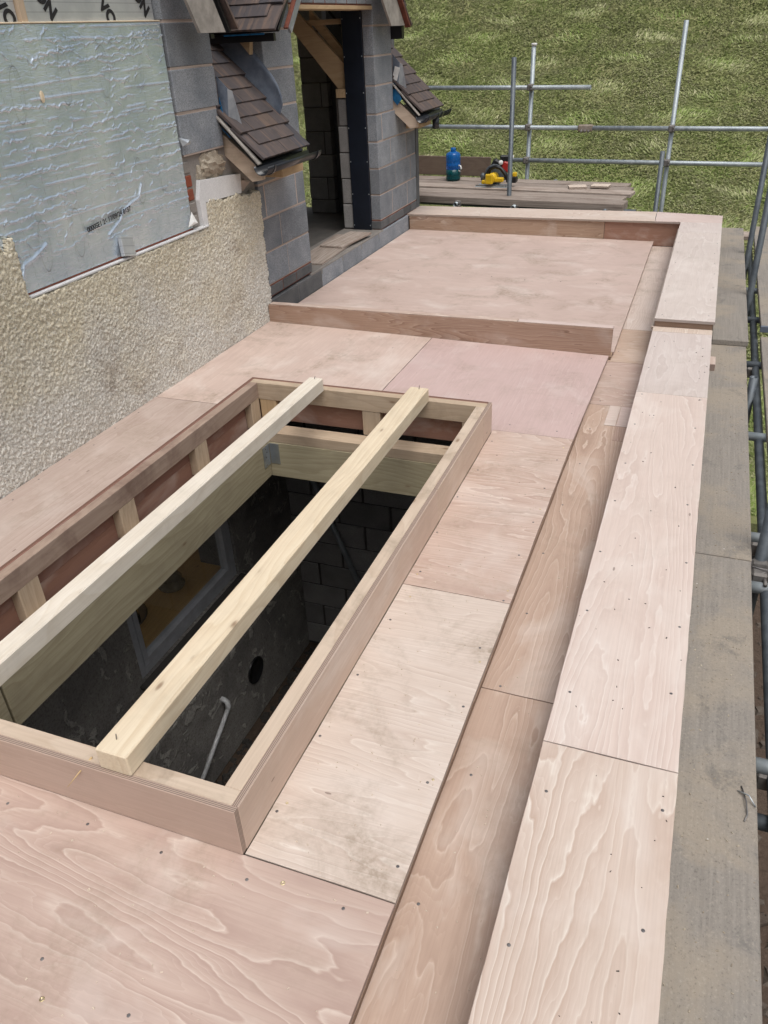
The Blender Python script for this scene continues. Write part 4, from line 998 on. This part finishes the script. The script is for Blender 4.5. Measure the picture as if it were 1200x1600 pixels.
# ------------------------------------------------------------------ scaffold
TR = .0242
def coupler(parent, p, ax='x', rust=False):
    x, y, z = p; m = M['coupler_rust'] if rust else M['coupler']
    mob('coupler', cbox_me(.034, .042, .036, .010, m), m, parent, Matrix.Translation((x, y-.022, z)))
    for dz in (-.014, .014): sweep('coupler_bolt', [(x+.02, y-.05, z+dz), (x+.02, y-.105, z+dz)], .008, m, parent, 8)
sb_ = thing('scaffold', (-1.4, 9.8, -3.0), 'galvanised tube scaffold with guard rails behind the far parapet', 'scaffold')
tube('standard', (-2.008, 8.90, -2.8), (-2.0, 8.90, 1.487), TR, M['tube_dark'], sb_)
tube('standard', (-2.085, 10.10, -2.6), (-2.052, 10.10, 1.56), TR, M['galv'], sb_)
tube('standard', (-.485, 9.92, -2.7), (-.469, 9.94, 1.723), TR, M['galv'], sb_)
tube('standard', (-.514, 9.50, -2.8), (-.514, 9.50, .555), TR, M['tube_dark'], sb_)
RY = .055
tube('guard_rail', (-3.6, 10.254-RY, 1.164), (-1.377, 10.032-RY, 1.137), TR, M['galv'], sb_)
tube('guard_rail', (-3.7, 10.264-RY, .747), (-1.41, 10.035-RY, .733), TR, M['galv'], sb_)
tube('guard_rail', (-1.408, 10.035-RY, .733), (1.1, 9.784-RY, .726), TR, M['galv'], sb_)
tube('guard_rail', (-2.25, 10.119-RY, .387), (1.1, 9.784-RY, .389), TR, M['galv'], sb_)
for p in ((-2.061, 10.08, 1.146), (-2.066, 10.08, .738), (-2.071, 10.08, .387), (-.474, 9.92, .729), (-.478, 9.92, .388)): coupler(sb_, p)
mob('sleeve_coupler', cbox_me(.085, .032, .036, .012, M['coupler_rust']), M['coupler_rust'], sb_, Matrix.Translation((-1.40, 10.034-RY, .733)))
for dx in (-.04, 0, .04): sweep('coupler_bolt', [(-1.40+dx, 9.94, .715), (-1.40+dx, 9.915, .700)], .012, M['coupler'], sb_, 8)
lathe('cap', [(.028, 0), (.034, .02), (.026, .028)], M['white'], sb_, Matrix.Translation((-2.05, 10.10, 1.55)), 12)
tube('ledger', (-3.6, 8.93, .118), (-.65, 8.62, .11), TR, M['tube_dark'], sb_)
tube('ledger', (-2.55, 8.70, .125), (-2.3, 10.3, .13), TR, M['galv'], sb_)
tube('transom', (-1.9, 8.62, .12), (-1.75, 10.3, .12), TR, M['galv'], sb_)
tube('transom', (-.95, 8.5, .12), (-.90, 10.0, .12), TR, M['tube_dark'], sb_)
for p in ((-2.53, 8.80, .125), (-1.88, 8.75, .12), (-.945, 8.65, .12)): coupler(sb_, p)
# platform boards of the far scaffold
ang = math.radians(-7); Rz = Matrix.Rotation(ang, 3, 'Z')
def sboard(p0, p1, w, th, mat, label, group, name='scaffold_board'):
    o = beam(name, p0, p1, w, th, mat, None, e=.004); return tag(o, label, 'scaffold board', group)
ZB = .2
bl = ['front grey scaffold board of the far platform, split along its edge', 'second scaffold board from the front of the far platform', 'middle scaffold board of the far platform beneath the yellow saw', 'fourth scaffold board of the far platform beneath the blue bottle', 'rearmost scaffold board of the far platform']
for i, dy in enumerate((-.01, .262, .505, .75, .985)):
    xr = (-.76, -.80, -.74, -.78, -.83)[i]; zz = ZB-.019+(-.006, -.012, .004, -.003, .002)[i]
    f = lambda x: 8.935-.118*(x+3.0)+dy*(1-.02*(x+3))
    sboard((-3.75, f(-3.75), zz-(.018 if i == 0 else 0)), (xr, f(xr), zz-(.018 if i == 0 else 0)), .215, .072 if i == 0 else .038, M['scaff_back'], bl[i], 'boards of the far scaffold platform')
tb = beam('toe_board', (-3.8, 10.20, ZB+.115), (-2.50, 10.05, ZB+.112), .036, .215, M['toe'], None, e=.004)
tag(tb, 'upright toe board along the back of the far scaffold platform', 'scaffold board')
# right hand scaffold
sr = thing('scaffold', (.45, 5.0, -3.0), 'dark tube scaffold along the right side of the parapet', 'scaffold')
tube('standard', (.42, 8.04, -3.0), (.42, 8.04, 1.6), TR, M['tube_dark'], sr)
tube('standard', (.424, 6.73, -3.0), (.418, 6.70, 1.6), TR, M['tube_dark'], sr)
tube('standard', (.415, 4.93, -3.0), (.42, 4.94, -.105), TR, M['tube_dark'], sr)
tube('standard', (.425, 3.0, -3.0), (.435, 3.10, .6), TR, M['tube_dark'], sr)
tube('standard', (.425, 1.0, -3.0), (.425, 1.0, -.2), TR, M['tube_dark'], sr)
tube('ledger', (.462, -.5, -.268), (.462, 8.9, -.235), TR, M['tube_dark'], sr)
tube('ledger', (.50, -.5, -2.0), (.50, 8.9, -2.0), TR, M['tube_dark'], sr)
for i, (y, z, gm) in enumerate(((7.24, -.225, 'galv'), (6.44, -.225, 'tube_dark'), (5.47, -.225, 'tube_dark'), (4.36, -.225, 'galv'), (3.32, -.24, 'galv'), (2.93, -.24, 'galv'), (1.97, -.24, 'galv'), (1.80, -.30, 'tube_dark'), (.6, -.24, 'galv'))):
    tube('transom', (.16, y, z), (1.3, y+.02*(i % 3-1), z), TR, M[gm], sr)
    if i % 2 == 0: coupler(sr, (.44, y+.03, z-.045))
tube('brace', (.46, 3.35, -.3), (.50, 6.6, -2.9), TR, M['tube_dark'], sr); tube('brace', (.47, 3.55, -.9), (.47, 1.2, -2.9), TR, M['tube_dark'], sr)
for y in (3.06, 3.02): coupler(sr, (.43, y, -.235 if y > 4 else -.225))
sweep('tie_wire', [(.40, 3.0, -.20), (.44, 2.97, -.19), (.47, 3.02, -.195), (.45, 3.08, -.20), (.40, 3.06, -.19), (.39, 3.0, -.185), (.46, 2.98, -.18)], .003, M['nail'], sr, 6)
ZR = -.15
sboard((.279, 5.75, ZR-.019), (.279, 2.992, ZR-.019), .222, .038, M['scaff'], 'dusty scaffold board beside the parapet, between the raised board and the joint', 'boards beside the parapet')
sboard((.276, 2.984, ZR-.019), (.276, -.6, ZR-.019), .222, .038, M['scaff'], 'nearest scaffold board beside the parapet with a twist of wire on it', 'boards beside the parapet')
sboard((.284, 5.60, ZR+.0195), (.272, 9.1, ZR+.0195), .228, .038, M['scaff'], 'far grey scaffold board lapped on top of the next beside the parapet', 'boards beside the parapet')
sboard((.60, -.6, ZR-.04), (.60, 5.9, ZR-.04), .222, .038, M['scaff'], 'outer scaffold board at the right edge, nearer lower length', 'outer scaffold boards')
sboard((.60, 6.0, ZR-.001), (.60, 9.3, ZR-.001), .225, .038, M['scaff'], 'outer scaffold board at the right edge, far raised length with a blue banded end', 'outer scaffold boards')
sboard((.84, -.6, ZR-.04), (.84, 9.3, ZR-.04), .222, .038, M['scaff'], 'outermost scaffold board beyond the right edge', 'outer scaffold boards')
sboard((.20, 9.22, ZR-.06), (1.3, 9.20, ZR-.06), .222, .038, M['scaff_back'], 'cross scaffold board under the far ends of the side boards', 'outer scaffold boards')
sboard((.62, 2.55, -2.0), (.62, 6.0, -1.97), .26, .038, M['scaff'], 'lower level scaffold board seen through the gap at right', 'outer scaffold boards')
mob('end_band', cbox_me(.115, .012, .021, .001, M['lead']), M['lead'], bpy.data.objects['scaffold_board.009'] if 'scaffold_board.009' in bpy.data.objects else None, Matrix.Translation((.60, 6.008, ZR-.001)))

# ------------------------------------------------------------------ loose things
oc = board('wood_offcut', (.152, 5.10, ZR+.0005), (.20, 5.24, ZR+.045), M['ply_pink'], None, grain='y'); tag(oc, 'small pink wood offcut on the scaffold board against the parapet', 'offcut')
w1 = sweep('tie_wire', [(.345, 1.78, ZR+.003), (.356, 1.72, ZR+.012), (.36, 1.68, ZR+.004), (.352, 1.655, ZR+.003)], .0022, M['nail'], None, 6); tag(w1, 'short twist of wire lying on the nearest scaffold board', 'wire')
w2 = sweep('tie_wire', [(.335, 1.76, ZR+.002), (.362, 1.735, ZR+.02), (.382, 1.715, ZR+.003)], .0022, M['zinc'], None, 6); tag(w2, 'bright bent wire crossing the darker one on the nearest scaffold board', 'wire')
for (x, y, rz, lab) in ((-1.35, 9.35, .25, 'pale square plywood offcut on the far platform, left of two'), (-1.11, 9.42, -.1, 'pale square plywood offcut on the far platform, right of two')):
    o = board('plywood_offcut', (x-.095, y-.075, ZB+.0065), (x+.095, y+.075, ZB+.0285), M['ply_cream'], None, rot=Matrix.Rotation(rz, 3, 'Z')); tag(o, lab, 'offcut')
# water bottle
bt = thing('water_bottle', (-2.888, 9.78, ZB), 'large translucent blue water bottle standing on the far scaffold platform', 'bottle')
Bm = Matrix.Translation((-2.888, 9.78, ZB+.0005))
lathe('base', [(.065, 0), (.084, .008), (.086, .03), (.082, .042), (.086, .054), (.086, .125)], M['bottle_teal'], bt, Bm, 28)
lathe('shell', [(.086, .1255), (.086, .19), (.082, .20), (.086, .21), (.086, .275), (.078, .298), (.048, .312), (.032, .318)], M['bottle_blue'], bt, Bm, 28)
lathe('cap', [(.030, .3185), (.032, .325), (.031, .352), (.024, .358)], M['bottle_blue'], bt, Bm, 20)
sweep('handle', [(-2.81, 9.745, ZB+.17), (-2.785, 9.735, ZB+.165), (-2.775, 9.73, ZB+.135), (-2.785, 9.735, ZB+.105), (-2.812, 9.745, ZB+.11)], .009, M['white'], bt, 8)
# circular saw: built round its own origin, shoe along local x
cs = thing('circular_saw', (-2.30, 9.42, ZB), 'yellow and black cordless circular saw on the far scaffold platform', 'saw')
Sm = Matrix.Translation((-2.30, 9.42, ZB)) @ Matrix.Rotation(math.radians(-4), 4, 'Z') @ Matrix.Scale(1.15, 4)
def sp_(name, me, mat, M2): return mob(name, me, mat, cs, Sm @ M2)
T = Matrix.Translation
sp_('shoe', cbox_me(.165, .085, .006, .002, M['galv']), M['galv'], T((0, -.02, .006)))
sp_('shoe_rail', cbox_me(.16, .006, .008, .002, M['coupler']), M['coupler'], T((0, -.085, .016)))
lathe('blade_guard', [(.03, -.022), (.092, -.022), (.098, -.014), (.098, .014), (.092, .022), (.03, .022)], M['tube_dark'], cs, Sm @ T((-.015, .055, .095)) @ Matrix.Rotation(math.pi/2, 4, 'X'), 28)
lathe('blade', [(.082, -.0012), (.084, 0), (.082, .0012)], M['zinc'], cs, Sm @ T((-.015, .055, .078)) @ Matrix.Rotation(math.pi/2, 4, 'X'), 32)
lathe('motor', [(.03, -.07), (.042, -.06), (.045, 0), (.045, .07), (.03, .072)], M['yellow'], cs, Sm @ T((.0, -.045, .085)) @ Matrix.Rotation(math.pi/2, 4, 'X'), 20)
sp_('motor_cover', cbox_me(.036, .018, .046, .014, M['yellow']), M['yellow'], T((-.012, -.118, .082)))
sp_('gear_case', cbox_me(.055, .022, .022, .010, M['yellow']), M['yellow'], T((.065, -.07, .072)))
sp_('front_case', cbox_me(.036, .022, .018, .008, M['yellow']), M['yellow'], T((-.072, -.055, .045)))
sweep('handle', [Sm @ Vector(p) for p in ((-.06, -.03, .11), (-.03, -.03, .165), (.02, -.03, .185), (.08, -.03, .165), (.125, -.03, .115), (.14, -.03, .075))], [.024, .023, .021, .021, .023, .025], M['black'], cs, 10)
sweep('front_grip', [Sm @ Vector(p) for p in ((-.10, -.04, .06), (-.105, -.04, .10), (-.10, -.04, .125))], [.024, .026, .016], M['tube_dark'], cs, 12)
sp_('battery', cbox_me(.05, .036, .03, .008, M['black']), M['black'], T((.185, -.01, .07)))
sp_('battery_latch', cbox_me(.018, .022, .02, .006, M['yellow']), M['yellow'], T((.215, -.02, .115)))
cs2 = thing('cordless_nailer', (-2.33, 9.82, ZB), 'red and black cordless nail gun lying behind the yellow saw', 'power tool')
N2 = Matrix.Translation((-2.33, 9.82, ZB)) @ Matrix.Rotation(.2, 4, 'Z')
def np_(name, me, mat, M2): return mob(name, me, mat, cs2, N2 @ M2)
np_('body', cbox_me(.065, .045, .11, .02, M['black']), M['black'], T((-.06, 0, .12)) @ Matrix.Rotation(.5, 4, 'Y'))
np_('housing', cbox_me(.05, .048, .06, .018, M['red']), M['red'], T((.07, -.01, .15)) @ Matrix.Rotation(.3, 4, 'Y'))
np_('battery', cbox_me(.06, .045, .035, .01, M['black']), M['black'], T((.06, 0, .235)))
np_('magazine', cbox_me(.13, .015, .022, .005, M['tube_dark']), M['tube_dark'], T((0, 0, .025)))
lathe('nose', [(.026, 0), (.026, .012), (.018, .02)], M['white'], cs2, N2 @ T((.01, -.055, .20)) @ Matrix.Rotation(math.pi/2, 4, 'X'), 16)
sweep('hook', [N2 @ Vector(p) for p in ((.12, -.02, .20), (.145, -.02, .245), (.15, -.02, .27))], .008, M['white'], cs2, 8)

# sawdust crumbs and chips on the boards
def chips(name, n, box, z, size, mat, label):
    V = []; F = []
    for i in range(n):
        cx, cy = random.uniform(box[0], box[1]), random.uniform(box[2], box[3]); a = random.uniform(0, 6.28); l = random.uniform(*size); w = l*random.uniform(.2, .7); h = random.uniform(.001, .003); b = len(V)
        ca, sa = math.cos(a), math.sin(a)
        for (u, v, q) in ((-1, -1, 0), (1, -1, 0), (1, 1, 0), (-1, 1, 0), (-.8, -.7, 1), (.9, -.6, .8), (.8, .8, 1), (-.9, .6, .7)):
            V.append((cx+u*l*ca-v*w*sa, cy+u*l*sa+v*w*ca, z+.0003+q*h))
        F += [tuple(b+k for k in q) for q in ((4, 5, 6, 7), (0, 1, 5, 4), (1, 2, 6, 5), (2, 3, 7, 6), (3, 0, 4, 7))]
    return tag(mob(name, meshdata(name, V, F), mat), label, 'debris', kind='stuff')
chips('wood_chips', 130, (-2.0, -.46, .4, 1.0), 0.0, (.0012, .004), M['crumb'], 'pale wood chips on the nearest plywood sheet')
chips('sawdust', 260, (-.84, -.46, 1.04, 3.5), 0.0, (.001, .0032), M['crumb'], 'sawdust crumbs on the plywood strip beside the rooflight')
chips('gutter_chips', 120, (-.43, -.21, .6, 5.0), ZG, (.0012, .004), M['crumb'], 'wood crumbs in the sunken gutter')
chips('grit', 260, (.17, .38, .6, 5.5), ZR, (.0012, .005), M['rubble_stone'], 'grit and mortar crumbs on the side scaffold boards')
chips('dark_crumbs', 60, (-.19, .14, .4, 5.0), ZC, (.001, .0035), M['rubble_dark'], 'dark crumbs on the parapet capping')
